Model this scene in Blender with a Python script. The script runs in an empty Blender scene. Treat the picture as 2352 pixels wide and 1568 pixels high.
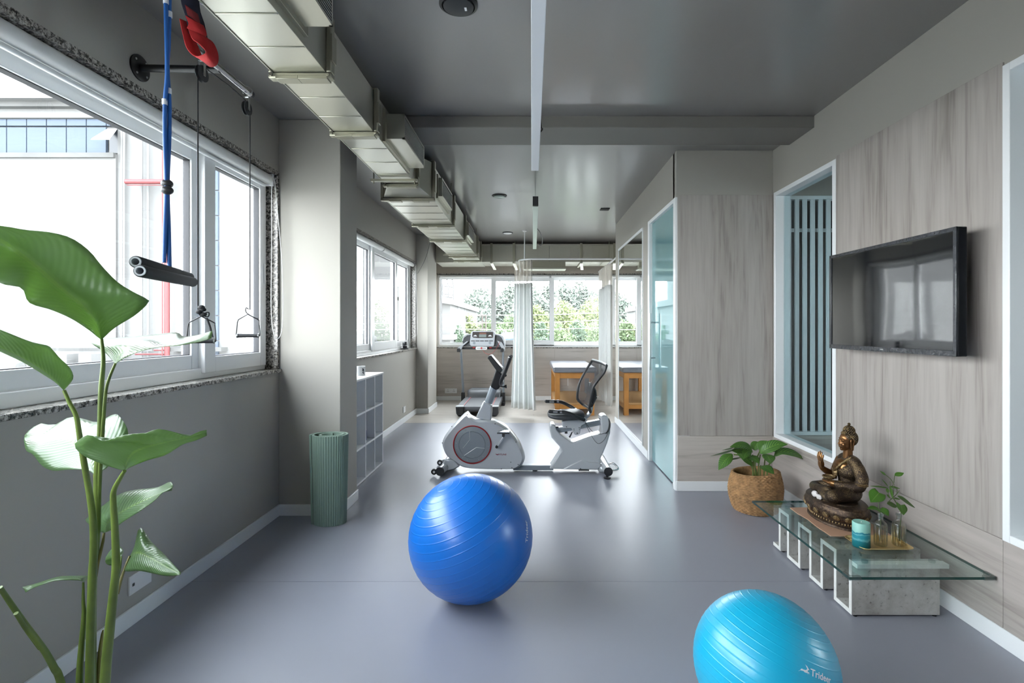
import bpy, bmesh, math, random
from mathutils import Vector, Matrix, noise
random.seed(7)
R = math.radians
SC = bpy.context.scene
COL = SC.collection

# ------------------------------------------------------------------ camera, sky, exposure
FPX, VX, VY, CH = 1176.0, 1221.0, 752.0, 1.35
cd = bpy.data.cameras.new('camera'); cam = bpy.data.objects.new('camera', cd); COL.objects.link(cam)
cam.location = (0, 0, CH); cam.rotation_euler = (R(90), 0, 0)
cd.sensor_width = 36; cd.sensor_fit = 'HORIZONTAL'; cd.lens = FPX / 2352 * 36
cd.shift_x = -(VX - 1176) / 2352; cd.shift_y = -(784 - VY) / 2352
cd.clip_start = 0.05; cd.clip_end = 400
SC.camera = cam
W = bpy.data.worlds.new('overcast_sky'); SC.world = W; W.use_nodes = True
wn, wl = W.node_tree.nodes, W.node_tree.links
bg = wn['Background']; bg.inputs['Strength'].default_value = 5.2
tc = wn.new('ShaderNodeTexCoord'); sx = wn.new('ShaderNodeSeparateXYZ'); cr = wn.new('ShaderNodeValToRGB')
wl.new(tc.outputs['Generated'], sx.inputs[0]); wl.new(sx.outputs['Z'], cr.inputs[0])
cr.color_ramp.elements[0].position = 0.0; cr.color_ramp.elements[0].color = (0.95, 0.97, 1.0, 1)
cr.color_ramp.elements[1].position = 1.0; cr.color_ramp.elements[1].color = (0.84, 0.91, 1.0, 1)
wl.new(cr.outputs[0], bg.inputs['Color'])
SC.view_settings.view_transform = 'Standard'; SC.view_settings.look = 'None'
SC.view_settings.exposure = 1.92; SC.view_settings.gamma = 1; SC.view_settings.use_curve_mapping = False
try:
    SC.cycles.max_bounces = 14; SC.cycles.diffuse_bounces = 8; SC.cycles.transparent_max_bounces = 24
    SC.cycles.glossy_bounces = 6; SC.cycles.transmission_bounces = 8; SC.cycles.caustics_reflective = False
    SC.cycles.sample_clamp_indirect = 6
except Exception: pass

# ------------------------------------------------------------------ helpers
def P(px, py, Y):
    return Vector(((px - VX) * Y / FPX, Y, CH - (py - VY) * Y / FPX))
def worigin(o):
    v = Vector((0, 0, 0))
    while o is not None: v = v + Vector(o.location); o = o.parent
    return v
def tag(o, label=None, cat=None, group=None, kind=None):
    if label: o['label'] = label
    if cat: o['category'] = cat
    if group: o['group'] = group
    if kind: o['kind'] = kind
    return o
def thing(name, label, cat, loc=(0, 0, 0), group=None, kind=None):
    o = bpy.data.objects.new(name, None); COL.objects.link(o); o.location = loc
    o.empty_display_size = 0.05
    return tag(o, label, cat, group, kind)
def copy_tree(o, parent=None, first=True):
    c = o.copy(); COL.objects.link(c)
    if parent is not None: c.parent = parent
    for ch in list(o.children): copy_tree(ch, c)
    return c

class MB:
    def __init__(s): s.v = []; s.f = []; s.uv = None
    def add(s, vs, fs):
        n = len(s.v); s.v += [Vector(v) for v in vs]; s.f += [tuple(i + n for i in f) for f in fs]; return s
    def box(s, x0, x1, y0, y1, z0, z1):
        x0, x1 = sorted((x0, x1)); y0, y1 = sorted((y0, y1)); z0, z1 = sorted((z0, z1))
        return s.add([(x0,y0,z0),(x1,y0,z0),(x1,y1,z0),(x0,y1,z0),(x0,y0,z1),(x1,y0,z1),(x1,y1,z1),(x0,y1,z1)],
                     [(0,3,2,1),(4,5,6,7),(0,1,5,4),(1,2,6,5),(2,3,7,6),(3,0,4,7)])
    def obox(s, c, ax, ay, az):   # oriented box: centre and three half-axis vectors
        c, ax, ay, az = Vector(c), Vector(ax), Vector(ay), Vector(az)
        q = [c + ax*i + ay*j + az*k for k in (-1,1) for (i,j) in ((-1,-1),(1,-1),(1,1),(-1,1))]
        return s.add(q, [(0,3,2,1),(4,5,6,7),(0,1,5,4),(1,2,6,5),(2,3,7,6),(3,0,4,7)])
    def bar(s, a, b, w, h, up=(0,0,1)):
        a, b = Vector(a), Vector(b); d = (b - a); L = d.length; d.normalize()
        u = Vector(up); sd = d.cross(u)
        if sd.length < 1e-4: sd = d.cross(Vector((0,1,0)))
        sd.normalize(); u = sd.cross(d).normalized()
        return s.obox((a + b) / 2, d * (L/2), sd * (w/2), u * (h/2))
    def tube(s, pts, r, n=10, caps=True, closed=False, flat=None):
        pts = [Vector(p) for p in pts]; m = len(pts)
        rr = r if isinstance(r, (list, tuple)) else [r] * m
        rings = []; prev = None
        for i, p in enumerate(pts):
            if closed: t = pts[(i+1) % m] - pts[i-1]
            else: t = pts[min(i+1, m-1)] - pts[max(i-1, 0)]
            if t.length < 1e-9: t = Vector((0,0,1))
            t.normalize()
            if prev is None:
                a = Vector((0,0,1)) if abs(t.z) < .9 else Vector((1,0,0))
                nx = t.cross(a).normalized()
            else:
                nx = prev - t * prev.dot(t)
                if nx.length < 1e-6: nx = t.orthogonal()
                nx.normalize()
            prev = nx; ny = t.cross(nx)
            fl = flat or (1, 1)
            rings.append([p + (nx*math.cos(2*math.pi*k/n)*fl[0] + ny*math.sin(2*math.pi*k/n)*fl[1]) * rr[i] for k in range(n)])
        vs = [v for q in rings for v in q]; fs = []
        for i in range(m if closed else m-1):
            j = (i+1) % m
            for k in range(n):
                k2 = (k+1) % n
                fs.append((i*n+k, i*n+k2, j*n+k2, j*n+k))
        if caps and not closed:
            fs.append(tuple(range(n-1, -1, -1))); fs.append(tuple((m-1)*n + k for k in range(n)))
        return s.add(vs, fs)
    def cyl(s, a, b, r0, r1=None, n=20):
        return s.tube([a, b], [r0, r0 if r1 is None else r1], n)
    def lathe(s, prof, c=(0,0,0), n=32, sx=1, sy=1, cap=True, axis=None):
        c = Vector(c); M = Matrix.Identity(3)
        if axis is not None: M = Vector(axis).to_track_quat('Z', 'Y').to_matrix()
        vs = [c + M @ Vector((r*math.cos(2*math.pi*k/n)*sx, r*math.sin(2*math.pi*k/n)*sy, z)) for (r, z) in prof for k in range(n)]
        fs = []; m = len(prof)
        for i in range(m-1):
            for k in range(n):
                k2 = (k+1) % n; fs.append((i*n+k, i*n+k2, (i+1)*n+k2, (i+1)*n+k))
        if cap:
            if prof[0][0] > 1e-6: fs.append(tuple(range(n-1, -1, -1)))
            if prof[-1][0] > 1e-6: fs.append(tuple((m-1)*n+k for k in range(n)))
        return s.add(vs, fs)
    def ball(s, c, r, n=16, m=10, rot=None):
        c = Vector(c); r = Vector(r) if isinstance(r, (tuple, list, Vector)) else Vector((r, r, r))
        vs = []; fs = []
        for i in range(m+1):
            t = math.pi * i / m
            for k in range(n):
                q = Vector((math.sin(t)*math.cos(2*math.pi*k/n)*r.x, math.sin(t)*math.sin(2*math.pi*k/n)*r.y, math.cos(t)*r.z))
                vs.append(c + (rot @ q if rot is not None else q))
        for i in range(m):
            for k in range(n):
                k2 = (k+1) % n; fs.append((i*n+k, (i+1)*n+k, (i+1)*n+k2, i*n+k2))
        return s.add(vs, fs)
    def prism(s, poly, d):        # polygon (3D points) extruded by vector d
        d = Vector(d); a = [Vector(p) for p in poly]; n = len(a)
        return s.add(a + [p + d for p in a], [tuple(range(n-1, -1, -1)), tuple(range(n, 2*n))] +
                     [(i, (i+1) % n, n + (i+1) % n, n + i) for i in range(n)])
    def loft(s, rings, caps=True, closed=True):
        n = len(rings[0]); vs = [Vector(p) for q in rings for p in q]; fs = []
        for i in range(len(rings)-1):
            for k in range(n if closed else n-1):
                k2 = (k+1) % n; fs.append((i*n+k, i*n+k2, (i+1)*n+k2, (i+1)*n+k))
        if caps and closed:
            fs.append(tuple(range(n-1, -1, -1))); fs.append(tuple((len(rings)-1)*n + k for k in range(n)))
        return s.add(vs, fs)
    def build(s, name, mat, parent=None, loc=None, smooth=False, bevel=0, seg=2, subsurf=0, solid=0, ang=40, weld=False, uv=None):
        o0 = worigin(parent) if parent is not None else Vector(loc or (0, 0, 0))
        me = bpy.data.meshes.new(name)
        me.from_pydata([tuple(v - o0) for v in s.v], [], s.f)
        if uv is not None:
            L = me.uv_layers.new(name='UVMap')
            for lp in me.loops: L.data[lp.index].uv = uv[lp.vertex_index]
        bm = bmesh.new(); bm.from_mesh(me)
        if weld: bmesh.ops.remove_doubles(bm, verts=bm.verts, dist=1e-5)
        if solid == 0: bmesh.ops.recalc_face_normals(bm, faces=bm.faces)
        bm.to_mesh(me); bm.free()
        if mat is not None: me.materials.append(mat)
        o = bpy.data.objects.new(name, me); COL.objects.link(o)
        if parent is not None: o.parent = parent
        else: o.location = o0
        if solid: m = o.modifiers.new('solid', 'SOLIDIFY'); m.thickness = solid; m.offset = 0
        if bevel:
            m = o.modifiers.new('bevel', 'BEVEL'); m.width = bevel; m.segments = seg; m.limit_method = 'ANGLE'; m.angle_limit = R(ang)
        if subsurf: m = o.modifiers.new('subsurf', 'SUBSURF'); m.levels = subsurf; m.render_levels = subsurf
        if smooth or bevel or subsurf:
            me.shade_smooth()
            if not subsurf and smooth != 'all':
                try: me.set_sharp_from_angle(angle=R(ang))
                except Exception: pass
        return o

def bez(pts, n=12):
    """smooth open curve (Catmull-Rom) through points"""
    pts = [Vector(p) for p in pts]
    if len(pts) < 3: return [pts[0].lerp(pts[-1], i/n) for i in range(n+1)]
    q = [pts[0]*2 - pts[1]] + pts + [pts[-1]*2 - pts[-2]]; out = []
    segs = len(pts) - 1; per = max(1, n // segs)
    for i in range(segs):
        p0, p1, p2, p3 = q[i:i+4]
        for k in range(per):
            t = k / per
            out.append(0.5*((2*p1) + (p2-p0)*t + (2*p0-5*p1+4*p2-p3)*t*t + (3*p1-p0-3*p2+p3)*t**3))
    return out + [pts[-1]]
def resample(pts, n):
    pts = bez(pts, 24 * (len(pts)-1)); d = [0]
    for a, b in zip(pts, pts[1:]): d.append(d[-1] + (b-a).length)
    out = []; j = 0
    for i in range(n):
        t = d[-1] * i / (n-1)
        while j < len(d)-2 and d[j+1] < t: j += 1
        k = (t - d[j]) / max(1e-9, d[j+1]-d[j]); out.append(pts[j].lerp(pts[j+1], min(1, max(0, k))))
    return out

# ------------------------------------------------------------------ materials
def newmat(name):
    m = bpy.data.materials.new(name); m.use_nodes = True
    return m, m.node_tree.nodes, m.node_tree.links, m.node_tree.nodes['Principled BSDF']
def rgb(h):
    if not isinstance(h, str): return tuple(h) + ((1,) if len(h) == 3 else ())
    h = h.lstrip('#'); c = [int(h[i:i+2], 16)/255 for i in (0, 2, 4)]
    return tuple(((x/12.92) if x <= .04045 else ((x+.055)/1.055)**2.4) for x in c) + (1,)
def mat(name, col, rough=.5, metal=0, spec=.5, bump=0, bscale=60, var=0, vscale=3, coat=0, sheen=0, emit=None):
    m, n, l, b = newmat(name); c = rgb(col) if isinstance(col, str) else tuple(col) + ((1,) if len(col) == 3 else ())
    b.inputs['Base Color'].default_value = c; b.inputs['Roughness'].default_value = rough
    b.inputs['Metallic'].default_value = metal; b.inputs['Specular IOR Level'].default_value = spec
    if coat: b.inputs['Coat Weight'].default_value = coat; b.inputs['Coat Roughness'].default_value = .12
    if sheen: b.inputs['Sheen Weight'].default_value = sheen
    if bump or var:
        t = n.new('ShaderNodeTexCoord')
    if var:
        z = n.new('ShaderNodeTexNoise'); z.inputs['Scale'].default_value = vscale; z.inputs['Detail'].default_value = 5
        l.new(t.outputs['Object'], z.inputs['Vector'])
        r = n.new('ShaderNodeValToRGB'); r.color_ramp.elements[0].position = .3; r.color_ramp.elements[1].position = .7
        r.color_ramp.elements[0].color = tuple(x*(1-var) for x in c[:3]) + (1,)
        r.color_ramp.elements[1].color = tuple(min(1, x*(1+var)) for x in c[:3]) + (1,)
        l.new(z.outputs['Fac'], r.inputs[0]); l.new(r.outputs[0], b.inputs['Base Color'])
    if bump:
        z2 = n.new('ShaderNodeTexNoise'); z2.inputs['Scale'].default_value = bscale; z2.inputs['Detail'].default_value = 4
        l.new(t.outputs['Object'], z2.inputs['Vector'])
        bu = n.new('ShaderNodeBump'); bu.inputs['Strength'].default_value = bump; bu.inputs['Distance'].default_value = .002
        l.new(z2.outputs['Fac'], bu.inputs['Height']); l.new(bu.outputs[0], b.inputs['Normal'])
    if emit:
        b.inputs['Emission Color'].default_value = rgb(emit[0]); b.inputs['Emission Strength'].default_value = emit[1]
    return m
def ramp(n, stops):
    r = n.new('ShaderNodeValToRGB'); e = r.color_ramp.elements
    while len(e) < len(stops): e.new(.5)
    for i, (p, c) in enumerate(stops):
        e[i].position = p; e[i].color = rgb(c) if isinstance(c, str) else tuple(c)
    return r
def schlick(n, l, f0, fmax=.8, p=4):
    lw = n.new('ShaderNodeLayerWeight'); lw.inputs['Blend'].default_value = .5
    mp = n.new('ShaderNodeMapRange'); mp.inputs['To Min'].default_value = f0; mp.inputs['To Max'].default_value = fmax
    pw = n.new('ShaderNodeMath'); pw.operation = 'POWER'; pw.inputs[1].default_value = p
    l.new(lw.outputs['Facing'], pw.inputs[0]); l.new(pw.outputs[0], mp.inputs['Value']); return mp.outputs[0]
def thin_glass(name, tint=(1,1,1), refl=.06, rough=0.0, p=4):
    m, n, l, b = newmat(name); n.remove(b); out = n['Material Output']
    tr = n.new('ShaderNodeBsdfTransparent'); tr.inputs[0].default_value = tuple(tint) + (1,)
    gl = n.new('ShaderNodeBsdfGlossy'); gl.inputs['Roughness'].default_value = rough
    lw = n.new('ShaderNodeLayerWeight'); lw.inputs['Blend'].default_value = .5
    mp = n.new('ShaderNodeMapRange'); mp.inputs['To Min'].default_value = refl; mp.inputs['To Max'].default_value = .55
    pw = n.new('ShaderNodeMath'); pw.operation = 'POWER'; pw.inputs[1].default_value = p
    l.new(lw.outputs['Facing'], pw.inputs[0]); l.new(pw.outputs[0], mp.inputs['Value'])
    mx = n.new('ShaderNodeMixShader'); l.new(mp.outputs[0], mx.inputs[0]); l.new(tr.outputs[0], mx.inputs[1]); l.new(gl.outputs[0], mx.inputs[2])
    l.new(mx.outputs[0], out.inputs['Surface']); return m
def wood_panel(name, axis, cols, scale=1.0, rough=.45):
    """pale laminate with grain along axis ('Z' vertical, 'Y' or 'X' horizontal)"""
    m, n, l, b = newmat(name); t = n.new('ShaderNodeTexCoord'); mp = n.new('ShaderNodeMapping')
    s = {'Z': (1,1,.06), 'Y': (1,.06,1), 'X': (.06,1,1)}[axis]
    mp.inputs['Scale'].default_value = tuple(x*scale for x in s); l.new(t.outputs['Object'], mp.inputs['Vector'])
    z = n.new('ShaderNodeTexNoise'); z.inputs['Scale'].default_value = 48; z.inputs['Detail'].default_value = 8; z.inputs['Distortion'].default_value = .5
    l.new(mp.outputs[0], z.inputs['Vector'])
    z2 = n.new('ShaderNodeTexNoise'); z2.inputs['Scale'].default_value = 7; z2.inputs['Detail'].default_value = 3; z2.inputs['Distortion'].default_value = 1.2
    l.new(mp.outputs[0], z2.inputs['Vector'])
    mx = n.new('ShaderNodeMath'); mx.operation = 'MULTIPLY_ADD'; mx.inputs[1].default_value = .45
    sc = n.new('ShaderNodeMath'); sc.operation = 'MULTIPLY'; sc.inputs[1].default_value = .55
    l.new(z2.outputs['Fac'], sc.inputs[0]); l.new(z.outputs['Fac'], mx.inputs[0]); l.new(sc.outputs[0], mx.inputs[2])
    r = ramp(n, [(.34, cols[0]), (.46, cols[1]), (.62, cols[2])])
    l.new(mx.outputs[0], r.inputs[0]); l.new(r.outputs[0], b.inputs['Base Color'])
    b.inputs['Roughness'].default_value = rough; b.inputs['Specular IOR Level'].default_value = .35
    bu = n.new('ShaderNodeBump'); bu.inputs['Strength'].default_value = .12; bu.inputs['Distance'].default_value = .001
    l.new(z.outputs['Fac'], bu.inputs['Height']); l.new(bu.outputs[0], b.inputs['Normal'])
    return m
def granite(name):
    m, n, l, b = newmat(name); t = n.new('ShaderNodeTexCoord')
    v = n.new('ShaderNodeTexVoronoi'); v.inputs['Scale'].default_value = 130; l.new(t.outputs['Object'], v.inputs['Vector'])
    z = n.new('ShaderNodeTexNoise'); z.inputs['Scale'].default_value = 60; z.inputs['Detail'].default_value = 6; z.inputs['Roughness'].default_value = .8
    l.new(t.outputs['Object'], z.inputs['Vector'])
    r1 = ramp(n, [(.40, '#1c1b1a'), (.47, '#6f6c68'), (.53, '#c9c5bf'), (.75, '#e6e2dc')]); l.new(z.outputs['Fac'], r1.inputs[0])
    r2 = ramp(n, [(0, '#8d8a86'), (.5, '#d6d2cc'), (1, '#ffffff')]); l.new(v.outputs['Color'], r2.inputs[0])
    mx = n.new('ShaderNodeMix'); mx.data_type = 'RGBA'; mx.blend_type = 'MULTIPLY'; mx.inputs[0].default_value = .7
    l.new(r1.outputs[0], mx.inputs[6]); l.new(r2.outputs[0], mx.inputs[7]); l.new(mx.outputs[2], b.inputs['Base Color'])
    b.inputs['Roughness'].default_value = .18; return m
def leaf_mat(name, top, dark, light, veins=16, stripe=0.0, under=None, rough=.38, trans=.4, slant=.35, tcol=None, coat=0):
    """leaf with slanting side veins from the UV map (u across, v along)"""
    m, n, l, b = newmat(name); uv = n.new('ShaderNodeUVMap'); uv.uv_map = 'UVMap'
    s = n.new('ShaderNodeSeparateXYZ'); l.new(uv.outputs[0], s.inputs[0])
    a = n.new('ShaderNodeMath'); a.operation = 'SUBTRACT'; a.inputs[1].default_value = .5; l.new(s.outputs['X'], a.inputs[0])
    ab = n.new('ShaderNodeMath'); ab.operation = 'ABSOLUTE'; l.new(a.outputs[0], ab.inputs[0])
    k = n.new('ShaderNodeMath'); k.operation = 'MULTIPLY_ADD'; k.inputs[1].default_value = -slant; l.new(ab.outputs[0], k.inputs[0]); l.new(s.outputs['Y'], k.inputs[2])
    f = n.new('ShaderNodeMath'); f.operation = 'MULTIPLY'; f.inputs[1].default_value = veins * 2 * math.pi; l.new(k.outputs[0], f.inputs[0])
    si = n.new('ShaderNodeMath'); si.operation = 'SINE'; l.new(f.outputs[0], si.inputs[0])
    h = n.new('ShaderNodeMath'); h.operation = 'MULTIPLY_ADD'; h.inputs[1].default_value = .5; h.inputs[2].default_value = .5; l.new(si.outputs[0], h.inputs[0])
    st = ramp(n, [(0, dark), (.5, top), (1, light)]) if stripe else ramp(n, [(0, top), (1, top)])
    l.new(h.outputs[0], st.inputs[0])
    mid = ramp(n, [(.0, light), (.022, light), (.04, (0,0,0,1))])
    fm = ramp(n, [(0, (1,1,1,1)), (.018, (1,1,1,1)), (.035, (0,0,0,1))]); l.new(ab.outputs[0], fm.inputs[0])
    mx = n.new('ShaderNodeMix'); mx.data_type = 'RGBA'; l.new(fm.outputs[0], mx.inputs[0]); l.new(st.outputs[0], mx.inputs[6]); mx.inputs[7].default_value = rgb(light)
    n.remove(mid)
    nz = n.new('ShaderNodeTexNoise'); nz.inputs['Scale'].default_value = 9; tcx = n.new('ShaderNodeTexCoord'); l.new(tcx.outputs['Object'], nz.inputs['Vector'])
    m2 = n.new('ShaderNodeMix'); m2.data_type = 'RGBA'; m2.blend_type = 'MULTIPLY'; m2.inputs[0].default_value = .35
    l.new(mx.outputs[2], m2.inputs[6]); rr = ramp(n, [(.3, (.7,.75,.7,1)), (.7, (1,1,1,1))]); l.new(nz.outputs['Fac'], rr.inputs[0]); l.new(rr.outputs[0], m2.inputs[7])
    bu = n.new('ShaderNodeBump'); bu.inputs['Strength'].default_value = .22; bu.inputs['Distance'].default_value = .003
    l.new(h.outputs[0], bu.inputs['Height'])
    l.new(m2.outputs[2], b.inputs['Base Color']); l.new(bu.outputs[0], b.inputs['Normal'])
    b.inputs['Roughness'].default_value = rough; b.inputs['Specular IOR Level'].default_value = .5
    b.inputs['Coat Weight'].default_value = coat; b.inputs['Coat Roughness'].default_value = .3; l.new(bu.outputs[0], b.inputs['Coat Normal'])
    tl = n.new('ShaderNodeBsdfTranslucent'); tl.inputs[0].default_value = rgb(tcol or light)
    ms = n.new('ShaderNodeMixShader'); ms.inputs[0].default_value = trans
    l.new(b.outputs[0], ms.inputs[1]); l.new(tl.outputs[0], ms.inputs[2]); l.new(ms.outputs[0], n['Material Output'].inputs['Surface'])
    return m

M = {}
M['wall'] = mat('wall_paint', (.42,.402,.362), .75, spec=.25, bump=.06, bscale=180)
M['ceil'] = mat('ceiling_paint', (.25,.242,.23), .30, spec=1.0, bump=.02, bscale=40, coat=.35)
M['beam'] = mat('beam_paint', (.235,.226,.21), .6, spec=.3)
M['white'] = mat('white_paint', (.84,.86,.87), .35, spec=.4)
M['upvc'] = mat('white_window_profile', (.89,.90,.91), .28, spec=.5)
M['gasket'] = mat('black_gasket', (.02,.02,.025), .6)
M['granite'] = granite('speckled_granite')
M['panelV'] = wood_panel('pale_laminate_vertical_grain', 'Z', ('#8a837d', '#a49d97', '#afa9a3'))
M['panelX'] = wood_panel('lightened_laminate_grain_along_x', 'X', ('#a0988f', '#b8b0a9', '#c2bab3'))  # same laminate, with extra light painted in for the dim end wall
M['panelY'] = wood_panel('pale_laminate_grain_along_y', 'Y', ('#928a84', '#aaa29c', '#b4aca6'))
M['glass'] = thin_glass('clear_window_glass', (.97,.985,.98), .05)
M['tint'] = thin_glass('green_tinted_glass', (.82,.90,.915), .02)
M['mirror'] = mat('mirror', (.9,.92,.91), .0, metal=1)
M['black'] = mat('black_plastic', (.02,.021,.024), .4)
M['blackm'] = mat('black_metal', (.012,.012,.014), .38, spec=.4)
M['chrome'] = mat('chrome', (.75,.75,.76), .12, metal=1)
M['steel'] = mat('brushed_steel', (.55,.56,.57), .28, metal=1)
M['outlet'] = mat('white_outlet_plastic', (.78,.78,.78), .35)
M['cord'] = mat('white_cord', (.8,.8,.8), .5)
# ------------------------------------------------------------------ room shell
XL, XR, YE, ZC, ZC2 = -1.82, 2.0, 9.5, 2.847, 2.815
YF, XP = 4.24, 1.2                      # front-facing partition and its left face
def struct(name, mb, m, parent=None, label=None, **k):
    o = mb.build(name, m, parent, **k)
    if parent is None: o['kind'] = 'structure'
    if label: o['label'] = label
    return o
# floor materials
def floor_mat():
    m, n, l, b = newmat('blue_grey_vinyl'); t = n.new('ShaderNodeTexCoord')
    z = n.new('ShaderNodeTexNoise'); z.inputs['Scale'].default_value = 1.3; z.inputs['Detail'].default_value = 6; l.new(t.outputs['Object'], z.inputs['Vector'])
    r = ramp(n, [(.3, (.262,.272,.318,1)), (.7, (.285,.296,.345,1))]); l.new(z.outputs['Fac'], r.inputs[0]); l.new(r.outputs[0], b.inputs['Base Color'])
    z2 = n.new('ShaderNodeTexNoise'); z2.inputs['Scale'].default_value = 420; z2.inputs['Detail'].default_value = 2; l.new(t.outputs['Object'], z2.inputs['Vector'])
    bu = n.new('ShaderNodeBump'); bu.inputs['Strength'].default_value = .12; bu.inputs['Distance'].default_value = .001
    l.new(z2.outputs['Fac'], bu.inputs['Height']); l.new(bu.outputs[0], b.inputs['Normal'])
    b.inputs['Roughness'].default_value = .37; b.inputs['Specular IOR Level'].default_value = .8; return m
M['floor'] = floor_mat()
M['floorwood'] = wood_panel('pale_wood_look_vinyl', 'X', ('#a39b93', '#bab3aa', '#c6c0b8'), .8, .3)
SEAM = 1587.6/(1335-752)
fl = struct('floor', MB().box(-2.1, 4.7, -1.9, YE+.1, -.12, -.004), mat('floor_base', (.05,.05,.055), .8))
for x0, x1, y0, y1 in ((XL-.1, XR+.1, -1.9, SEAM-.0012), (XL-.1, XR+.1, SEAM+.0012, 7.246), (2.1, 4.7, -1.9, 4.34), (2.102, 2.95, 4.34, 7.246)):
    MB().box(x0, x1, y0, y1, -.004, 0).build('vinyl_sheet', M['floor'], fl)
yy = 7.25
k = 0
while yy < YE:
    xx = XL - .1 - .45*(k % 3)
    while xx < 2.95:
        a, b_ = max(xx, XL-.1), min(xx+1.2, 2.95)
        if b_ > a: MB().box(a, b_-.0015, yy, min(yy+.15, YE)-.0015, -.004, 0).build('floor_plank', M['floorwood'], fl)
        xx += 1.2
    yy += .15; k += 1
# ceilings
struct('ceiling', MB().box(-2.1, 4.7, -1.9, 3.99, ZC, ZC+.15), M['ceil'])
struct('ceiling.001', MB().box(-2.1, 4.7, 3.972, YE+.1, ZC2, ZC2+.18), M['ceil'])
struct('trim_1', MB().box(-1.374, XR, 3.62, 3.972, 2.764, ZC), M['beam'], label='shallow grey ceiling beam crossing the room', bevel=.004)
# left wall with its two window openings
W1 = dict(y0=-1.75, y1=3.66, z0=1.054, z1=2.467); W2 = dict(y0=4.45, y1=8.03, z0=1.035, z1=2.385)
m = MB()
X0 = -2.08
m.box(X0, XL, -1.9, YE+.1, 0, 1.03).box(X0, XL, -1.9, YE+.1, 2.467, 3.0).box(X0, XL, -1.9, W1['y0'], 1.03, 2.467)
m.box(X0, XL, W1['y1']+.02, W2['y0'], 1.03, 2.467).box(X0, XL, W2['y1'], YE+.1, 1.03, 2.467).box(X0, XL, W2['y0'], W2['y1'], 2.385, 2.467)
struct('wall_left', m, M['wall'])
struct('trim_2', MB().box(XL, -1.375, 3.684, 4.03, 0, ZC), M['wall'], label='wide grey column beside the green mat', bevel=.004)
struct('trim_3', MB().box(XL, -1.63, 8.05, 8.77, 0, ZC2), M['wall'], label='narrow grey column near the far corner', bevel=.004)
# end wall with wide window
WE = dict(x0=-1.76, x1=2.85, z0=.986, z1=2.335)
m = MB().box(-2.08, 3.0, YE, YE+.25, 0, WE['z0']-.02).box(-2.08, 3.0, YE, YE+.25, WE['z1'], 3.0).box(-2.08, WE['x0'], YE, YE+.25, WE['z0']-.02, WE['z1']).box(WE['x1'], 3.0, YE, YE+.25, WE['z0']-.02, WE['z1'])
M['wallwarm'] = mat('warm_beige_paint', (.44,.39,.33), .75, spec=.25)
we = struct('wall_back', m, M['wallwarm'])
for a, b_ in ((-1.75, -.62), (-.62, .43), (.43, 1.65), (1.65, 2.9)):
    MB().box(a+.0015, b_-.0015, YE-.006, YE, .08, .965).build('wood_panel', M['panelX'], we, bevel=.0015)
# wall behind the camera
struct('wall_front', MB().box(-2.08, 4.7, -2.0, -1.9, 0, 3.0), M['wall'])
# right wall with two inner windows
W3 = dict(y0=3.355, y1=4.207, z0=.452, z1=2.455); W4 = dict(y0=1.05, y1=2.164, z0=.452, z1=2.455)
m = MB(); a, b_ = XR, XR+.1
m.box(a, b_, -1.9, YF+.1, 0, .452).box(a, b_, -1.9, YF+.1, 2.455, ZC).box(a, b_, W3['y1'], YF+.1, .452, 2.455)
m.box(a, b_, W4['y1'], W3['y0'], .452, 2.455).box(a, b_, -1.9, W4['y0'], .452, 2.455)
wr = struct('wall_right', m, M['wall'])
MB().box(XR-.008, XR, W4['y1']+.001, W3['y0']-.001, .456, 2.472).build('wood_panel', M['panelV'], wr, bevel=.0015)
MB().box(XR-.008, XR, -.2, W4['y0']-.001, .456, 2.472).build('wood_panel', M['panelV'], wr, bevel=.0015)
for y0, y1 in ((-.6, W4['y1']-.001), (W4['y1']+.001, YF)):
    MB().box(XR-.008, XR, y0, y1, .08, .4525).build('wood_panel', M['panelY'], wr, bevel=.0015)
# front-facing partition (continues past the right wall) with a slatted opening in the side room
SLX0, SLX1 = 2.115, 2.93
m = MB().box(XP, XR+.1, YF, YF+.1, 0, 2.85).box(XR+.1, 4.7, YF, YF+.1, 0, .46).box(XR+.1, 4.7, YF, YF+.1, 2.44, 2.85).box(SLX1, 4.7, YF, YF+.1, .46, 2.44)
wf = struct('wall_partition', m, M['wall'])
wf.name = 'wall_middle'
MB().box(XP+.006, XR-.004, YF-.008, YF, .456, 2.446).build('wood_panel', M['panelV'], wf, bevel=.0015)
MB().box(XP+.006, XR-.004, YF-.008, YF, .08, .4525).build('wood_panel', M['panelX'], wf, bevel=.0015)
MB().box(XR+.1, 4.6, YF-.008, YF, .08, .455).build('wood_panel', M['panelX'], wf, bevel=.0015)
struct('trim_4', MB().box(XP, XR, YF-.012, YF, 2.828, 2.846), M['beam'], label='thin grey lip above the partition')  # narrow lip in the beam's grey paint
# partition left face: door header, wall piece with mirror, end
DY0, DY1, DZ = 4.30, 5.24, 2.43
m = MB().box(XP, XP+.1, YF+.1, DY0, 0, 2.85).box(XP, XP+.1, DY0, DY1, DZ, 2.85).box(XP, XP+.1, DY1, 7.31, 0, 2.85).box(XP+.1, 3.0, 7.21, 7.31, 0, 2.85)
struct('wall_corridor', m, M['wall'])
struct('wall_far_right', MB().box(2.95, 3.05, YF+.1, YE+.1, 0, 2.85), M['wall'])
struct('wall_side_room', MB().box(4.6, 4.7, -1.9, 1.1, 0, 2.85).box(4.6, 4.7, 1.75, YF+.1, 0, 2.85).box(4.6, 4.7, 1.1, 1.75, 0, .9).box(4.6, 4.7, 1.1, 1.75, 2.2, 2.85), M['wall'])  # opening in this unseen wall is added to light the slats
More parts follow.
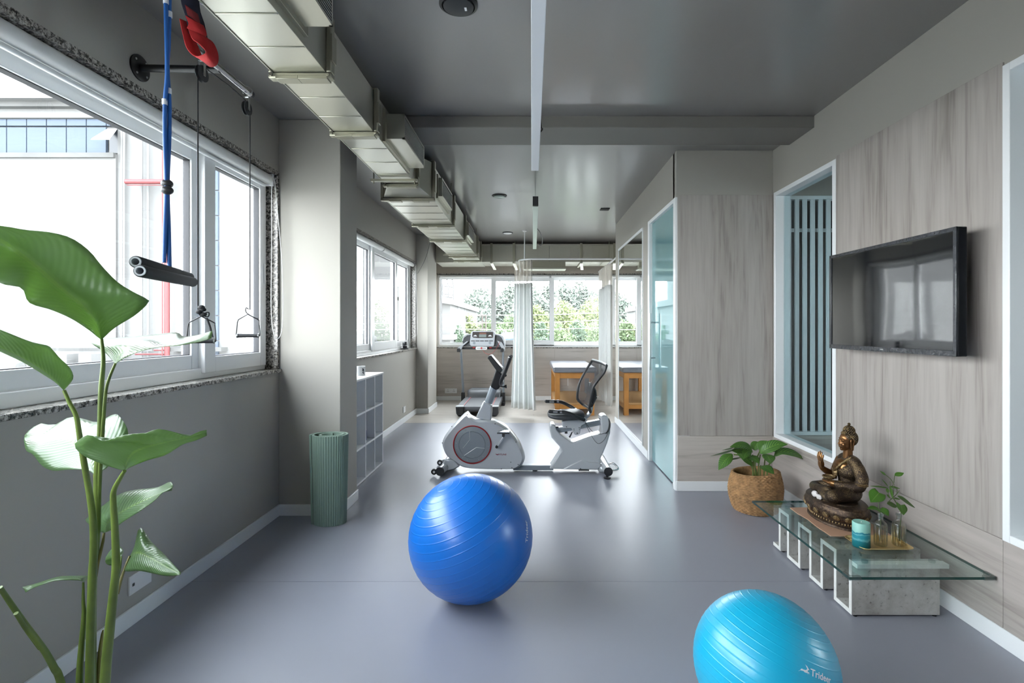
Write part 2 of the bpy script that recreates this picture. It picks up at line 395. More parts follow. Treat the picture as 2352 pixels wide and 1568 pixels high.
# baseboards
bb = .08; t_ = .013
def base(name, *boxes):
    m = MB()
    for bx in boxes: m.box(*bx, 0, bb)
    return struct(name, m, M['white'], bevel=.003)
base('baseboard_left', (XL, XL+t_, -1.9, 3.684))
base('baseboard_column', (XL, -1.375+t_, 3.684-t_, 3.684), (-1.375, -1.375+t_, 3.684-t_, 4.03))
base('baseboard_left.001', (XL, XL+t_, 4.03, 8.05), (XL, -1.63+t_, 8.05-t_, 8.05), (-1.63, -1.63+t_, 8.05-t_, 8.77), (XL, XL+t_, 8.77, YE))
base('baseboard_back', (XL, 2.95, YE-t_-.002, YE))
base('baseboard_right', (XR-t_, XR, -1.9, YF))
base('baseboard_middle', (XP-t_*.3, XR, YF-t_-.002, YF))
base('baseboard_corridor', (XP-t_, XP, DY1+.02, 7.31), (XP-t_, XP+.3, 7.31, 7.31+t_))
# mirror on the partition
mr = tag(MB().box(XP-.012, XP, 5.50, 7.03, .082, .105).box(XP-.012, XP, 5.50, 7.03, 2.395, 2.425).box(XP-.012, XP, 7.0, 7.03, .105, 2.395).box(XP-.012, XP, 5.50, 5.515, .105, 2.395).build('wall_mirror', M['white'], loc=(XP, 6.26, .1)), 'tall white framed wall mirror beside the glass door', 'mirror')
MB().box(XP-.008, XP-.002, 5.515, 7.0, .105, 2.395).build('mirror_pane', M['mirror'], mr)
# glass door with white frame
dr = struct('door_1', MB().box(XP-.012, XP+.11, YF-.002, DY0, 0, DZ).box(XP-.012, XP+.11, DY1-.065, DY1, 0, DZ).box(XP-.012, XP+.11, DY0, DY1-.065, DZ-.035, DZ), M['white'], label='sliding teal glass door in a white frame', bevel=.003)
def door_glass():
    m, n, l, b = newmat('teal_frosted_glass'); n.remove(b); out = n['Material Output']
    tr = n.new('ShaderNodeBsdfTransparent'); tr.inputs[0].default_value = (.55,.80,.82,1)
    df = n.new('ShaderNodeBsdfDiffuse'); df.inputs[0].default_value = (.26,.46,.49,1)
    a = n.new('ShaderNodeMixShader'); a.inputs[0].default_value = .72; l.new(tr.outputs[0], a.inputs[1]); l.new(df.outputs[0], a.inputs[2])
    gl = n.new('ShaderNodeBsdfGlossy'); gl.inputs['Roughness'].default_value = .015; gl.inputs[0].default_value = (.85,1,1,1)
    mx = n.new('ShaderNodeMixShader'); l.new(schlick(n, l, .10, .85, 3.5), mx.inputs[0]); l.new(a.outputs[0], mx.inputs[1]); l.new(gl.outputs[0], mx.inputs[2])
    l.new(mx.outputs[0], out.inputs['Surface']); return m
gd = MB().box(XP+.02, XP+.032, DY0, DY1-.065, .012, DZ-.035).build('door_glass', door_glass(), dr)
for sx_ in (-1, 1):
    hx = XP+.026 + sx_*.055
    MB().tube([(hx, 5.06, .93), (hx, 5.06, 1.49)], .011, 12).cyl((XP+.026, 5.06, 1.05), (hx, 5.06, 1.05), .007).cyl((XP+.026, 5.06, 1.40), (hx, 5.06, 1.40), .007).build('pull_handle', M['steel'], gd, smooth=True)
MB().box(XP+.0, XP+.05, DY0+.0, DY0+.06, .001, .03).box(XP+.005, XP+.05, DY0, DY0+.05, DZ-.09, DZ-.035).build('patch_fitting', M['steel'], gd, bevel=.002)

# ------------------------------------------------------------------ windows
def sash(par, name, axis, d0, d1, u0, u1, z0, z1, st, pane=True, gasket=.004, stl=None):
    """sash frame: d = depth axis range, u along the wall"""
    stl = stl or st
    def bx(m, ua, ub, za, zb, e=0):
        if axis == 'X': m.box(d0+e, d1-e, ua, ub, za, zb)
        else: m.box(ua, ub, d0+e, d1-e, za, zb)
    m = MB(); bx(m, u0, u0+stl, z0, z1); bx(m, u1-st, u1, z0, z1); bx(m, u0+stl, u1-st, z0, z0+st*1.25); bx(m, u0+stl, u1-st, z1-st, z1)
    s = m.build(name, M['upvc'], par, bevel=.004)
    ia, ib, ja, jb = u0+stl, u1-st, z0+st*1.25, z1-st; g = gasket
    m = MB(); bx(m, ia, ia+g, ja, jb, .012); bx(m, ib-g, ib, ja, jb, .012); bx(m, ia+g, ib-g, ja, ja+g, .012); bx(m, ia+g, ib-g, jb-g, jb, .012)
    m.build('gasket', M['gasket'], s)
    c = (d0+d1)/2; m = MB()
    if axis == 'X': m.box(c-.003, c+.003, ia+g*.5, ib-g*.5, ja+g*.5, jb-g*.5)
    else: m.box(ia+g*.5, ib-g*.5, c-.003, c+.003, ja+g*.5, jb-g*.5)
    m.build('pane', M['glass'], s)
    return s
# window 1 (left wall, near)
w = struct('window_1', MB().box(-2.03, -1.905, W1['y0'], W1['y1'], 1.054, 1.115).box(-2.03, -1.905, W1['y0'], W1['y1'], 2.375, 2.436).box(-2.03, -1.905, W1['y0'], W1['y0']+.05, 1.115, 2.375).box(-2.03, -1.905, W1['y1']-.03, W1['y1'], 1.115, 2.375), M['upvc'], bevel=.004)
w['label'] = 'long white sliding window on the left wall behind the tall leafy plant'
sash(w, 'sash', 'X', -2.02, -1.965, -.10, 1.50, 1.10, 2.385, .07)
sash(w, 'sash', 'X', -1.985, -1.925, W1['y0']+.05, -.05, 1.10, 2.375, .075)
sash(w, 'sash', 'X', -1.985, -1.925, 1.44, 2.975, 1.10, 2.375, .075)
sash(w, 'sash', 'X', -1.945, -1.885, 2.955, 3.635, 1.085, 2.39, .075, stl=.10)
MB().box(-1.884, -1.876, 3.60, 3.618, 1.66, 1.80).build('latch', M['upvc'], w, bevel=.003)
MB().box(-2.05, -1.795, W1['y0']-.1, W1['y1']+.02, 1.030, 1.054).build('granite_sill', M['granite'], w, bevel=.003)
MB().box(-2.05, XL+.003, W1['y0'], W1['y1']+.02, 2.436, 2.468).build('granite_lintel', M['granite'], w)
MB().box(-2.05, XL+.004, W1['y1'], W1['y1']+.022, 1.054, 2.467).build('granite_jamb', M['granite'], w)
# window 2 (left wall, far)
w = struct('window_2', MB().box(-2.0, -1.89, W2['y0'], W2['y1'], 1.035, 1.085).box(-2.0, -1.89, W2['y0'], W2['y1'], 2.315, 2.385).box(-2.0, -1.89, W2['y0'], W2['y0']+.05, 1.085, 2.315).box(-2.0, -1.89, 7.93, W2['y1']-.02, 1.085, 2.315), M['upvc'], bevel=.004)
w['label'] = 'white three sash sliding window on the left wall beyond the column'
sash(w, 'sash', 'X', -1.955, -1.905, 4.5, 6.07, 1.07, 2.33, .07)
sash(w, 'sash', 'X', -1.925, -1.875, 6.03, 7.15, 1.07, 2.33, .085)
sash(w, 'sash', 'X', -1.955, -1.905, 7.09, 7.94, 1.07, 2.33, .07)
MB().box(-2.03, -1.795, W2['y0']-.1, W2['y1']+.012, 1.011, 1.035).build('granite_sill', M['granite'], w, bevel=.003)
MB().box(-2.03, XL+.003, W2['y0'], W2['y1'], 2.358, 2.386).build('granite_lintel', M['granite'], w)
MB().box(-2.03, XL+.004, W2['y1']-.012, W2['y1']+.012, 1.035, 2.385).build('granite_jamb', M['granite'], w)
# window 3: wide window in the end wall
x0, x1, z0, z1 = WE['x0'], WE['x1'], WE['z0'], WE['z1']
w = struct('window_3', MB().box(x0, x1, YE+.06, YE+.16, z0, z0+.045).box(x0, x1, YE+.06, YE+.16, z1-.05, z1).box(x0, x0+.045, YE+.06, YE+.16, z0+.045, z1-.05).box(x1-.045, x1, YE+.06, YE+.16, z0+.045, z1-.05), M['upvc'], bevel=.004)
w['label'] = 'wide white window in the end wall over the trees'
def esash(u0, u1, d, st, st2=None): return sash(w, 'sash', 'Y', YE+d, YE+d+.05, u0, u1, z0+.02, z1-.03, st, stl=st2)
esash(x0+.02, -.70, .10, .05); esash(-.755, .42, .06, .085); esash(.355, 1.56, .115, .065); esash(1.5, 2.83, .06, .06)
MB().box(x0-.02, x1+.02, YE-.012, YE+.2, z0-.018, z0).build('granite_sill', M['granite'], w, bevel=.003)
MB().box(x0, x1, YE-.004, YE+.2, z1, z1+.018).build('granite_lintel', M['granite'], w)
# windows 4 and 5: fixed inner windows in the right wall
def inner(name, wd, label):
    y0, y1, z0, z1 = wd['y0'], wd['y1'], wd['z0'], wd['z1']; e = .034; xo, xi = XR-.012, XR+.11
    w = struct(name, MB().box(xo, xi, y0-.004, y0+e, z0, z1).box(xo, xi, y1-e, y1, z0, z1).box(xo, xi, y0+e, y1-e, z0, z0+e).box(xo, xi, y0+e, y1-e, z1-e, z1), M['white'], bevel=.003, label=label)
    MB().box(XR+.055, XR+.065, y0+e, y1-e, z0+e, z1-e).build('pane', M['tint'], w)
    return w
inner('window_4', W3, 'fixed inner window above the statue looking through to slats')
inner('window_5', W4, 'fixed inner window right of the television, cut by the photo edge')
# slat screen in the side room
sl = thing('slat_screen', 'screen of pale vertical slats seen through the inner window', 'screen', (2.5, YF, .46))
M['slat'] = mat('pale_slat_paint', (.80,.84,.85), .45)
MB().box(SLX0-.02, SLX1, YF-.01, YF+.05, .46, .49).box(SLX0-.02, SLX1, YF-.01, YF+.05, 2.41, 2.44).box(SLX0-.02, SLX0-.004, YF-.01, YF+.05, .49, 2.41).build('frame', M['slat'], sl, bevel=.003)
MB().box(SLX0-.02, SLX1, YF+.045, YF+.055, 2.15, 2.18).build('transom', M['slat'], sl, bevel=.003)
MB().box(SLX0-.01, SLX1, YF+.056, YF+.062, .49, 2.41).build('dark_pane', mat('dark_smoked_glass', (.02,.022,.024), .15, spec=.4), sl)
x = SLX0
while x < SLX1 - .03:
    MB().box(x, x+.035, YF-.004, YF+.014, .49, 2.41).build('slat', M['slat'], sl, bevel=.002); x += .0655
so = thing('wall_outlet', 'grey socket plate under the slat screen, seen through the inner window', 'outlet', (2.56, YF-.008, .33))
MB().box(2.5, 2.62, YF-.02, YF-.008, .29, .37).build('plate', mat('grey_outlet_plastic', (.45,.48,.48), .4), so, bevel=.003)
MB().box(2.556, 2.562, YF-.021, YF-.02, .322, .336).build('socket', M['gasket'], so)

# ------------------------------------------------------------------ outside
M['stucco'] = mat('white_stucco', (.112,.112,.111), .9, var=.04, vscale=.8)
M['stuccogrey'] = mat('stained_grey_concrete', (.065,.065,.064), .9, var=.15, vscale=1.5)
M['bluepane'] = mat('blue_facade_glass', (.055,.070,.095), .4, spec=.1)
M['darkpane'] = mat('dark_opening', (.010,.014,.020), .3)
M['red'] = mat('red_pipe_paint', (.11,.018,.02), .6)
M['wire'] = mat('grey_cable', (.10,.10,.10), .6)
struct('ground', MB().box(-80, 80, 10.5, 160, -3.6, -3.3).box(-80, -2.2, -40, 10.5, -3.6, -3.3), mat('pale_yard', (.33,.33,.31), .9, var=.1))
def PA(px, py, Y=12.0): return P(px, py, Y)
bA = thing('building', 'white building with a strip of blue glass outside the near window', 'building', (-12, 12, -3.3))
def zz(y, Y=12.0): return CH + (752-y)*Y/FPX
def xx_(p, Y=12.0): return (p-VX)*Y/FPX
m = MB().box(-30, xx_(266), 12, 18, -3.3, zz(354)).box(-30, xx_(266), 12.15, 18, zz(354), zz(270)).box(-30, xx_(266), 12, 18, zz(270), zz(196))
m.box(xx_(266), xx_(640), 12.05, 18, -3.3, zz(-60))
m.build('wall', M['stucco'], bA)
MB().box(-30, xx_(300), 11.7, 12, zz(238), zz(218)).build('ledge', M['stucco'], bA)
MB().box(-30, xx_(292), 11.85, 12, zz(250), zz(238)).build('ledge', M['stuccogrey'], bA)
MB().box(-30, xx_(265), 11.94, 12.15, zz(363), zz(352)).build('window_sill', M['stuccogrey'], bA)
px_ = 239 + 26
for k in range(15):
    a, b_ = 239-46*k, 285-46*k
    if k == 0: b_ = 265
    for (ya, yb) in ((270, 287), (289, 352)):
        if k == 0 and ya == 289: continue
        MB().box(xx_(a)+.012, xx_(b_)-.012, 12.06, 12.14, zz(yb)+.01, zz(ya)-.01).build('window_pane', M['bluepane'], bA)
MB().box(xx_(243), xx_(265), 12.10, 12.14, zz(348), zz(292)).build('window_opening', M['darkpane'], bA)
MB().prism([(xx_(241), 12.05, zz(296)), (xx_(265), 12.05, zz(296)), (xx_(252, 11.4), 11.4, zz(321, 11.4)), (xx_(208, 11.4), 11.4, zz(321, 11.4))], (0, .02, .04)).build('open_awning_sash', M['stucco'], bA)
for r_ in range(9):
    for c_ in range(2):
        MB().box(xx_(418+42*c_)+.015, xx_(460+42*c_)-.015, 12.0, 12.05, zz(380+57.5*(r_))+.015, zz(322+57.5*r_)-.015).build('window_pane', M['bluepane'], bA)
MB().box(xx_(400), xx_(520), 11.8, 12.05, zz(806), zz(797)).build('ledge', M['stuccogrey'], bA)
for p_ in (284, 289, 329, 344): MB().cyl((xx_(p_), 11.95, -2), (xx_(p_), 11.95, zz(190)), .025).build('drain_pipe', M['stucco'], bA)
rp = thing('pipe', 'red vertical pipe with a side branch on the white building outside', 'pipe', (xx_(401), 11.75, -3.2))
MB().cyl((xx_(401), 11.75, -3.2), (xx_(401), 11.75, zz(330)), .055).build('riser', M['red'], rp, smooth=True)
MB().cyl((xx_(394), 11.7, -3.2), (xx_(394), 11.7, zz(330)), .012).build('thin_riser', M['red'], rp, smooth=True)
MB().cyl((xx_(308), 11.75, zz(424)), (xx_(401), 11.75, zz(424)), .055).build('branch', M['red'], rp, smooth=True)
MB().cyl((xx_(311), 11.75, zz(432)), (xx_(401), 11.75, zz(432)), .010).build('thin_branch', M['red'], rp, smooth=True)
for y_ in (803, 812): MB().cyl((xx_(330), 11.75, zz(y_)), (xx_(401), 11.75, zz(y_)), .02).build('thin_branch', M['red'], rp, smooth=True)
# low annex with condenser units below the white wall
an = thing('annex', 'low flat roof outside carrying condenser units', 'building', (-12, 11, -3.3))
MB().box(-22, xx_(345, 11), 10.3, 11.1, -3.3, .22).build('wall', M['stuccogrey'], an)
MB().box(-22, xx_(345, 11), 11.05, 11.1, zz(806, 11.1), zz(799, 11.1)).build('rail', M['stuccogrey'], an)
for i, (p_, dk) in enumerate(((92, 'leftmost'), (148, 'second'), (178, 'third'), (232, 'rightmost'))):
    X = xx_(p_, 11); ac = thing('condenser_unit', dk + ' of the white round fan condenser units on the low roof outside', 'air conditioner', (X, 10.75, .22), 'condenser units outside')
    MB().box(X-.13, X+.13, 10.6, 10.9, .22, .80).build('casing', M['stucco'], ac)
    MB().cyl((X, 10.58, .52), (X, 10.6, .52), .11).build('fan', M['stuccogrey'], ac)
bB = thing('building', 'pale building with a roof ledge and stair rail outside the far left window', 'building', (-6, 20, -3.3))
zb = lambda y: zz(y, 20); xb = lambda p: xx_(p, 20)
MB().box(-11.5, xb(898), 20.5, 30, -3.3, 7.5).box(-11.5, xb(1034), 20.0, 30, -3.3, zb(690)).build('wall', M['stucco'], bB)
MB().prism([(xb(1042), 19.8, zb(700)), (xb(1042), 19.8, zb(686)), (xb(900), 19.8, zb(655)), (xb(900), 19.8, zb(680))], (0, 10, 0)).build('roof_ledge', M['stucco'], bB)
MB().box(-11.5, xb(1042), 19.8, 30, zb(780), zb(768)).build('floor_band', M['stucco'], bB)
m = MB()
for p_ in (1004, 1018, 1031, 1043): m.tube([(xb(p_), 19.9, zb(688)), (xb(p_), 19.9, zb(655)), (xb(p_-4), 19.9, zb(640))], .035, 6)
for y_ in (684, 678, 660): m.tube([(xb(985), 19.9, zb(y_-8)), (xb(1043), 19.9, zb(y_))], .03, 6)
m.build('stair_rail', M['wire'], bB)
# trees beyond the end window
def foliage(lobes, n, s, seed):
    rn = random.Random(seed); m = MB()
    for i in range(n):
        c, r = rn.choice(lobes); c = Vector(c)
        d = Vector((rn.gauss(0,1), rn.gauss(0,1), rn.gauss(0,1))).normalized()
        q = c + Vector((d.x*r[0], d.y*r[1], d.z*r[2])) * (rn.random()**.33)
        a = Vector((rn.gauss(0,1), rn.gauss(0,1), rn.gauss(0,1))).normalized(); b_ = a.orthogonal().normalized()
        k = s*(.6+.8*rn.random()); a *= k; b_ *= k*.45
        m.add([q-a, q-b_*.9, q+a, q+b_], [(0,1,2,3)])
    return m
TM = [mat('foliage_blue_green_painted_haze', (.15,.175,.15), .8), mat('foliage_yellow_green', (.15,.18,.075), .7), mat('foliage_mid_green', (.105,.145,.07), .7), mat('foliage_dark_green', (.075,.11,.07), .7)]  # distance haze is painted into the first foliage colour as a paler green
M['bark'] = mat('pale_bark', (.06,.055,.05), .9)
TREES = [ # px, y top, Y, half width m, material, leaf size, label
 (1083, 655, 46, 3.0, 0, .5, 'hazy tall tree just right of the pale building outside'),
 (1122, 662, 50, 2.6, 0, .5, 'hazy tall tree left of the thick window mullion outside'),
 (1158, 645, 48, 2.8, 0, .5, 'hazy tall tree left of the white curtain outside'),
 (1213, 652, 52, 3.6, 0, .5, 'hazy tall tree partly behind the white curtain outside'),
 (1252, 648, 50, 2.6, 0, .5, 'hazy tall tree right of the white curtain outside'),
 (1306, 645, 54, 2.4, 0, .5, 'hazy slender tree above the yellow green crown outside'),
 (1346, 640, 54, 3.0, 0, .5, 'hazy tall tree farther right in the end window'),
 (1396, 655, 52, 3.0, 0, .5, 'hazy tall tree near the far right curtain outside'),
 (1062, 702, 30, 1.1, 1, .3, 'round yellow green crown beside the pale building outside'),
 (1240, 700, 32, 1.5, 1, .3, 'yellow green crown right of the white curtain outside'),
 (1296, 690, 33, 1.9, 1, .3, 'broad yellow green crown in the middle of the right pane'),
 (1345, 678, 36, 2.1, 1, .3, 'tall yellow green crown in the right pane outside'),
 (1390, 700, 33, 1.6, 1, .3, 'yellow green crown behind the right curtain outside'),
 (1092, 722, 25, 1.6, 1, .25, 'low bright bush left of the window mullion outside'),
 (1130, 735, 24, 1.1, 2, .25, 'mid green bush behind the treadmill console outside'),
 (1160, 722, 26, 1.4, 2, .25, 'mid green bush left of the curtain outside'),
 (1058, 748, 21, .55, 3, .2, 'dark green shrub at the foot of the pale building'),
 (1244, 738, 22, .8, 3, .2, 'dark green shrub right of the curtain outside'),
 (1290, 742, 23, 1.1, 2, .2, 'mid green shrub low in the right pane'),
 (1335, 735, 24, 1.1, 3, .2, 'dark green shrub low in the right pane'),
 (1380, 735, 23, 1.1, 2, .2, 'mid green shrub by the right curtain outside'),
 (1460, 690, 34, 2.6, 1, .3, 'yellow green crown hidden past the partition'),
]
for i, (px, yt, Y, hw, mi, s, lab) in enumerate(TREES):
    X = xx_(px, Y); zt = zz(yt, Y); t = thing('tree', lab, 'tree', (X, Y, -3.3), 'trees outside the end window')
    rn = random.Random(i); h = zt + 3.3; lobes = []
    for k in range(9):
        u = k/8; zc = -3.3 + h*(.30 + .58*u); w_ = hw*(.75 if mi else .6)*(1.05-.55*u)
        lobes.append(((X + rn.uniform(-.5,.5)*hw*(1-.4*u), Y + rn.uniform(-.2,.2)*hw, zc), (w_, w_*.5, h*.13)))
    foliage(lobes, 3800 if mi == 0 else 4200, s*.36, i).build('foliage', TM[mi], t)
    MB().tube([(X, Y, -3.3), (X+.1, Y, -3.3+h*.45), (X-.05, Y, -3.3+h*.8)], [.22, .14, .05], 7).build('trunk', M['bark'], t, smooth=True)
for i, (ya, yb, lab) in enumerate(((722, 716, 'uppermost overhead cable crossing the trees outside'), (740, 733, 'middle overhead cable crossing the trees outside'), (755, 750, 'lowest overhead cable crossing the trees outside'))):
    pts = [P(1030+i*2, ya, 14) + (P(1420, yb, 14)-P(1030, ya, 14))*u + Vector((0,0,-.05*math.sin(math.pi*min(1,max(0,u))))) for u in [-.82+.1*j for j in range(28)]]
    tag(MB().tube(pts, .012, 6).build('cable', mat('white_cable_%d' % i, (.14,.14,.13), .5), loc=pts[0], smooth=True), lab, 'cable', 'overhead cables')
bt = thing('shed', 'small shed with a sloping blue roof beyond the treadmill outside', 'shed', (xx_(1165, 22), 22, -3.3))
MB().box(xx_(1148, 22), xx_(1186, 22), 22, 24, -3.3, zz(782, 22)).build('wall', M['stucco'], bt)
MB().prism([(xx_(1146, 22), 21.8, zz(782, 22)), (xx_(1190, 22), 21.8, zz(779, 22)), (xx_(1190, 22), 24, zz(766, 22)), (xx_(1146, 22), 24, zz(767, 22))], (0, 0, .06)).build('roof', mat('blue_sheet_roof', (.03,.055,.10), .5), bt)
# lattice post outside
lp = MB()
for p_ in (1108, 1116): lp.tube([P(p_, 790, 17)*1 + Vector((0,0,-3.3-P(p_, 790, 17).z)), P(p_, 722, 17)], .025, 6)
for y_ in (726, 740, 755, 768): lp.tube([P(1098, y_, 17), P(1118, y_-1, 17)], .015, 6)
tag(lp.build('lattice_post', mat('rusty_steel', (.05,.04,.035), .7), loc=P(1112, 790, 17)), 'thin lattice post in front of the bushes outside', 'post')
# ------------------------------------------------------------------ air ducts
M['duct'] = mat('cream_grey_duct_metal', (.56,.55,.475), .30, metal=.8, spec=.5, bump=.25, bscale=5)
M['ductf'] = mat('duct_flange_metal', (.36,.345,.27), .38, metal=.7)
DT = 2.75
def duct_sec(par, name, x0, x1, zb, y0, y1, n, zt=DT):
    m = MB().box(x0, x1, y0, y1, zb, zt)
    for k in range(1, n):                     # pressed seams on the underside
        y = y0 + (y1-y0)*k/n; m.box(x0+.003, x1-.003, y-.004, y+.004, zb-.0035, zb)
    m.box(x0-.006, x0, y0, y1, zb-.005, zb+.012)
    return m.build(name, M['duct'], par, bevel=.003)
def flange(par, x0, x1, zb, y, zt=DT, d=.022):
    m = MB(); a = .026
    m.box(x0-a, x1+a, y-d, y+d, zb-a, zb).box(x0-a, x0, y-d, y+d, zb, zt+a*.6).box(x1, x1+a, y-d, y+d, zb, zt+a*.6).box(x0, x1, y-d, y+d, zt, zt+a*.6)
    o = m.build('flange', M['ductf'], par, bevel=.006, weld=False)
    c = MB()
    for u in (.22, .78):
        xm = x0 + (x1-x0)*u; c.box(xm-.055*u-.03, xm+.06, y-d-.004, y+d+.004, zb-a-.006, zb-a+.01)
    c.box(x1+a-.008, x1+a+.006, y-d-.004, y+d+.004, zb+.05, zt-.07)
    for X in (x0-a*.4, x1+a*.4): c.cyl((X, y-d-.006, zb-a*.5), (X, y-d, zb-a*.5), .008, n=10)
    c.build('flange_clip', M['ductf'], o, bevel=.002)
NX0, NX1, NZ = -1.169, -.933, 2.507      # slim run
WX0, WX1, WZ = -1.255, -.845, 2.45       # wide run
du = thing('air_duct', 'long cream metal air duct under the ceiling along the window side', 'air duct', (-1.05, 2.5, NZ))
prevy = .2
for y, n in ((1.66, 3), (2.34, 3), (3.04, 3), (4.13, 4)):
    duct_sec(du, 'duct_section', NX0, NX1, NZ, prevy+.002, y-.002, n); prevy = y
for y in (1.10, 2.34, 3.04, 4.13): flange(du, NX0, NX1, NZ, y)
MB().loft([[(NX0, 4.15, NZ), (NX1, 4.15, NZ), (NX1, 4.15, DT), (NX0, 4.15, DT)], [(WX0, 4.34, WZ), (WX1, 4.34, WZ), (WX1, 4.34, DT), (WX0, 4.34, DT)]]).build('reducer', M['duct'], du, bevel=.003)
prevy = 4.36
for y, n in ((5.48, 4), (6.44, 4), (7.9, 5), (8.66, 3)):
    duct_sec(du, 'duct_section', WX0, WX1, WZ, prevy+.002, y-.002, n); prevy = y
for y in (4.36, 5.48, 6.44, 7.9, 8.40): flange(du, WX0, WX1, WZ, y)
# vent boxes on the right flank
M['louvre'] = mat('grey_louvre_metal', (.40,.40,.37), .45, metal=.4)
M['dark'] = mat('dark_gap', (.03,.03,.03), .8)
def vent(y0, y1, zb, zt, x0, x1=-.803):
    b = MB().box(x0, x1-.012, y0, y1, zb, zt).build('vent_box', M['duct'], du, bevel=.002)
    MB().box(x0-.002, x0+.018, y0-.03, y1+.03, zb-.025, zt+.025).build('collar', M['ductf'], b, bevel=.002)
    MB().box(x1-.013, x1-.004, y0+.012, y1-.012, zb+.012, zt-.012).build('vent_shade_sheet', M['dark'], b)  # dark sheet stands in for the shade between the louvres
    MB().box(x1-.014, x1, y0, y1, zb, zb+.012).box(x1-.014, x1, y0, y1, zt-.012, zt).box(x1-.014, x1, y0, y0+.012, zb, zt).box(x1-.014, x1, y1-.012, y1, zb, zt).build('vent_frame', M['duct'], b)
    m = MB(); z = zb+.022
    while z < zt-.018:
        m.obox(((x1-.006), (y0+y1)/2, z), (.007, 0, -.003), (0, (y1-y0)/2-.012, 0), (.0005, 0, .0016)); z += .0125
    o = m.build('louvre', M['louvre'], b); o['kind'] = 'stuff'
vent(1.46, 2.07, 2.565, 2.72, NX1); vent(3.235, 3.83, 2.541, 2.70, NX1); vent(4.56, 5.14, 2.52, 2.685, WX1, -.796); vent(6.48, 7.07, 2.52, 2.685, WX1, -.796)
m = MB()
for y, xa, xb_, z in ((3.955, NX0-.07, NX1+.05, NZ-.012), (7.57, WX0-.05, WX1+.05, WZ-.012)):
    MB().box(xa, xb_, y-.015, y+.015, z-.018, z).build('trapeze_bar', M['ductf'], du)
    for X in (xa+.02, xb_-.02): MB().cyl((X, y, z-.035), (X, y, (2.765 if y < 3.98 else ZC2)), .005, n=8).build('hanger_rod', M['ductf'], du, smooth=True)
for y in (5.20, 6.35): MB().cyl((WX1+.03, y, WZ-.03), (WX1+.03, y, ZC2), .004, n=8).build('hanger_rod', M['ductf'], du, smooth=True)
# duct across the end wall
de = thing('air_duct', 'wide cream air duct crossing above the end window', 'air duct', (.8, 9, 2.46))
EZ0, EZ1, EY0, EY1 = 2.463, 2.75, 8.69, 9.30
xs = [-1.6, -1.06, -.68, -.30, .30, .84, 1.40, 2.1, 2.93]
MB().box(-1.62, -.842, 8.66, EY1, WZ, DT).build('corner_box', M['duct'], de, bevel=.003)
for a, b_ in zip(xs[1:], xs[2:]):
    m = MB().box(a+.002, b_-.002, EY0, EY1, EZ0, EZ1)
    for k in (1, 2): X = a + (b_-a)*k/3; m.box(X-.003, X+.003, EY0-.003, EY0, EZ0+.005, EZ1-.005).box(X-.003, X+.003, EY0, EY1, EZ0-.003, EZ0)
    m.build('duct_section', M['duct'], de, bevel=.002)
MB().box(-.84, 2.93, EY0-.02, EY0, EZ1-.012, EZ1+.014).build('top_flange', M['duct'], de)
for X in (-.68, -.30, .84, 1.40):
    MB().box(X-.02, X+.02, EY0-.028, EY0+.0, EZ0-.02, EZ1+.03).box(X-.02, X+.02, EY0-.028, EY1, EZ0-.03, EZ0).build('flange', M['ductf'], de, bevel=.004)
    MB().bar((X, EY0-.03, EZ0-.01), (X+.04, EY0+.25, EZ0-.10), .05, .02).build('flange_clip', M['duct'], de, bevel=.003)
for X in (-.28, 1.31): MB().cyl((X, EY0-.035, EZ0), (X, EY0-.035, ZC2), .005, n=8).build('hanger_rod', M['ductf'], de, smooth=True)
v = MB().box(-.12, .56, EY0-.05, EY0+.12, EZ0-.10, EZ0-.001).build('vent_box', M['duct'], de, bevel=.002)
MB().box(-.13, .57, EY0-.06, EY0-.05, EZ0-.105, EZ0-.002).build('vent_frame', M['ductf'], v)
MB().box(-.14, .58, EY0-.08, EY0+.2, EZ0-.13, EZ0-.105).build('support_bar', M['duct'], v, bevel=.002)
# loose thin wire under the duct
tag(MB().tube(bez([(WX0-.02, 6.42, WZ-.03), (WX0-.05, 6.43, WZ-.15), (WX0-.1, 6.44, WZ-.28), (WX0-.18, 6.45, WZ-.42)], 14), .003, 6).build('loose_wire', M['black'], loc=(WX0, 6.42, WZ), smooth=True), 'loose dark wire end dangling from the duct by the narrow column', 'wire')

# ------------------------------------------------------------------ lights and ceiling fittings
M['diff'] = mat('white_light_diffuser', (.86,.88,.92), .35)
M['opal'] = mat('opal_acrylic', (.72,.78,.72), .18)
def pendant(label, x, y0, y1, zb, h, m_body, cap, wires, cable):
    t = thing('linear_pendant', label, 'pendant light', ((x[0]+x[1])/2, (y0+y1)/2, zb), 'linear pendant lights')
    w = .0475/2
    q = lambda X, y: [(X-w, y, zb), (X+w, y, zb), (X+w, y, zb+h), (X-w, y, zb+h)]
    MB().loft([q(x[0], y0+(.003 if cap else 0)), q(x[1], y1)]).build('housing', m_body, t, bevel=.002)
    if cap: MB().loft([[(a*1.002, y0-.0, c) for a, b_, c in q(x[0], y0)], q(x[0], y0+.035)]).build('end_cap', M['black'], t)
    for yw in wires:
        u = (yw-y0)/(y1-y0); X = x[0]+(x[1]-x[0])*u
        MB().cyl((X, yw, zb+h), (X, yw, ZC if yw < 3.6 else ZC2), .0022, n=6).build('suspension_wire', M['steel'], t, smooth=True)
    MB().tube(bez(cable, 18), .004, 6).build('power_cable', M['black'], t, smooth=True)
pendant('white linear pendant nearest the camera, running along the ceiling', (.022, .022), .6, 3.27, 2.35, .06, M['diff'], False, (1.1, 3.15), [(.045, 2.70, 2.38), (.058, 2.76, 2.42), (.050, 2.85, 2.5), (.035, 2.9, ZC)])
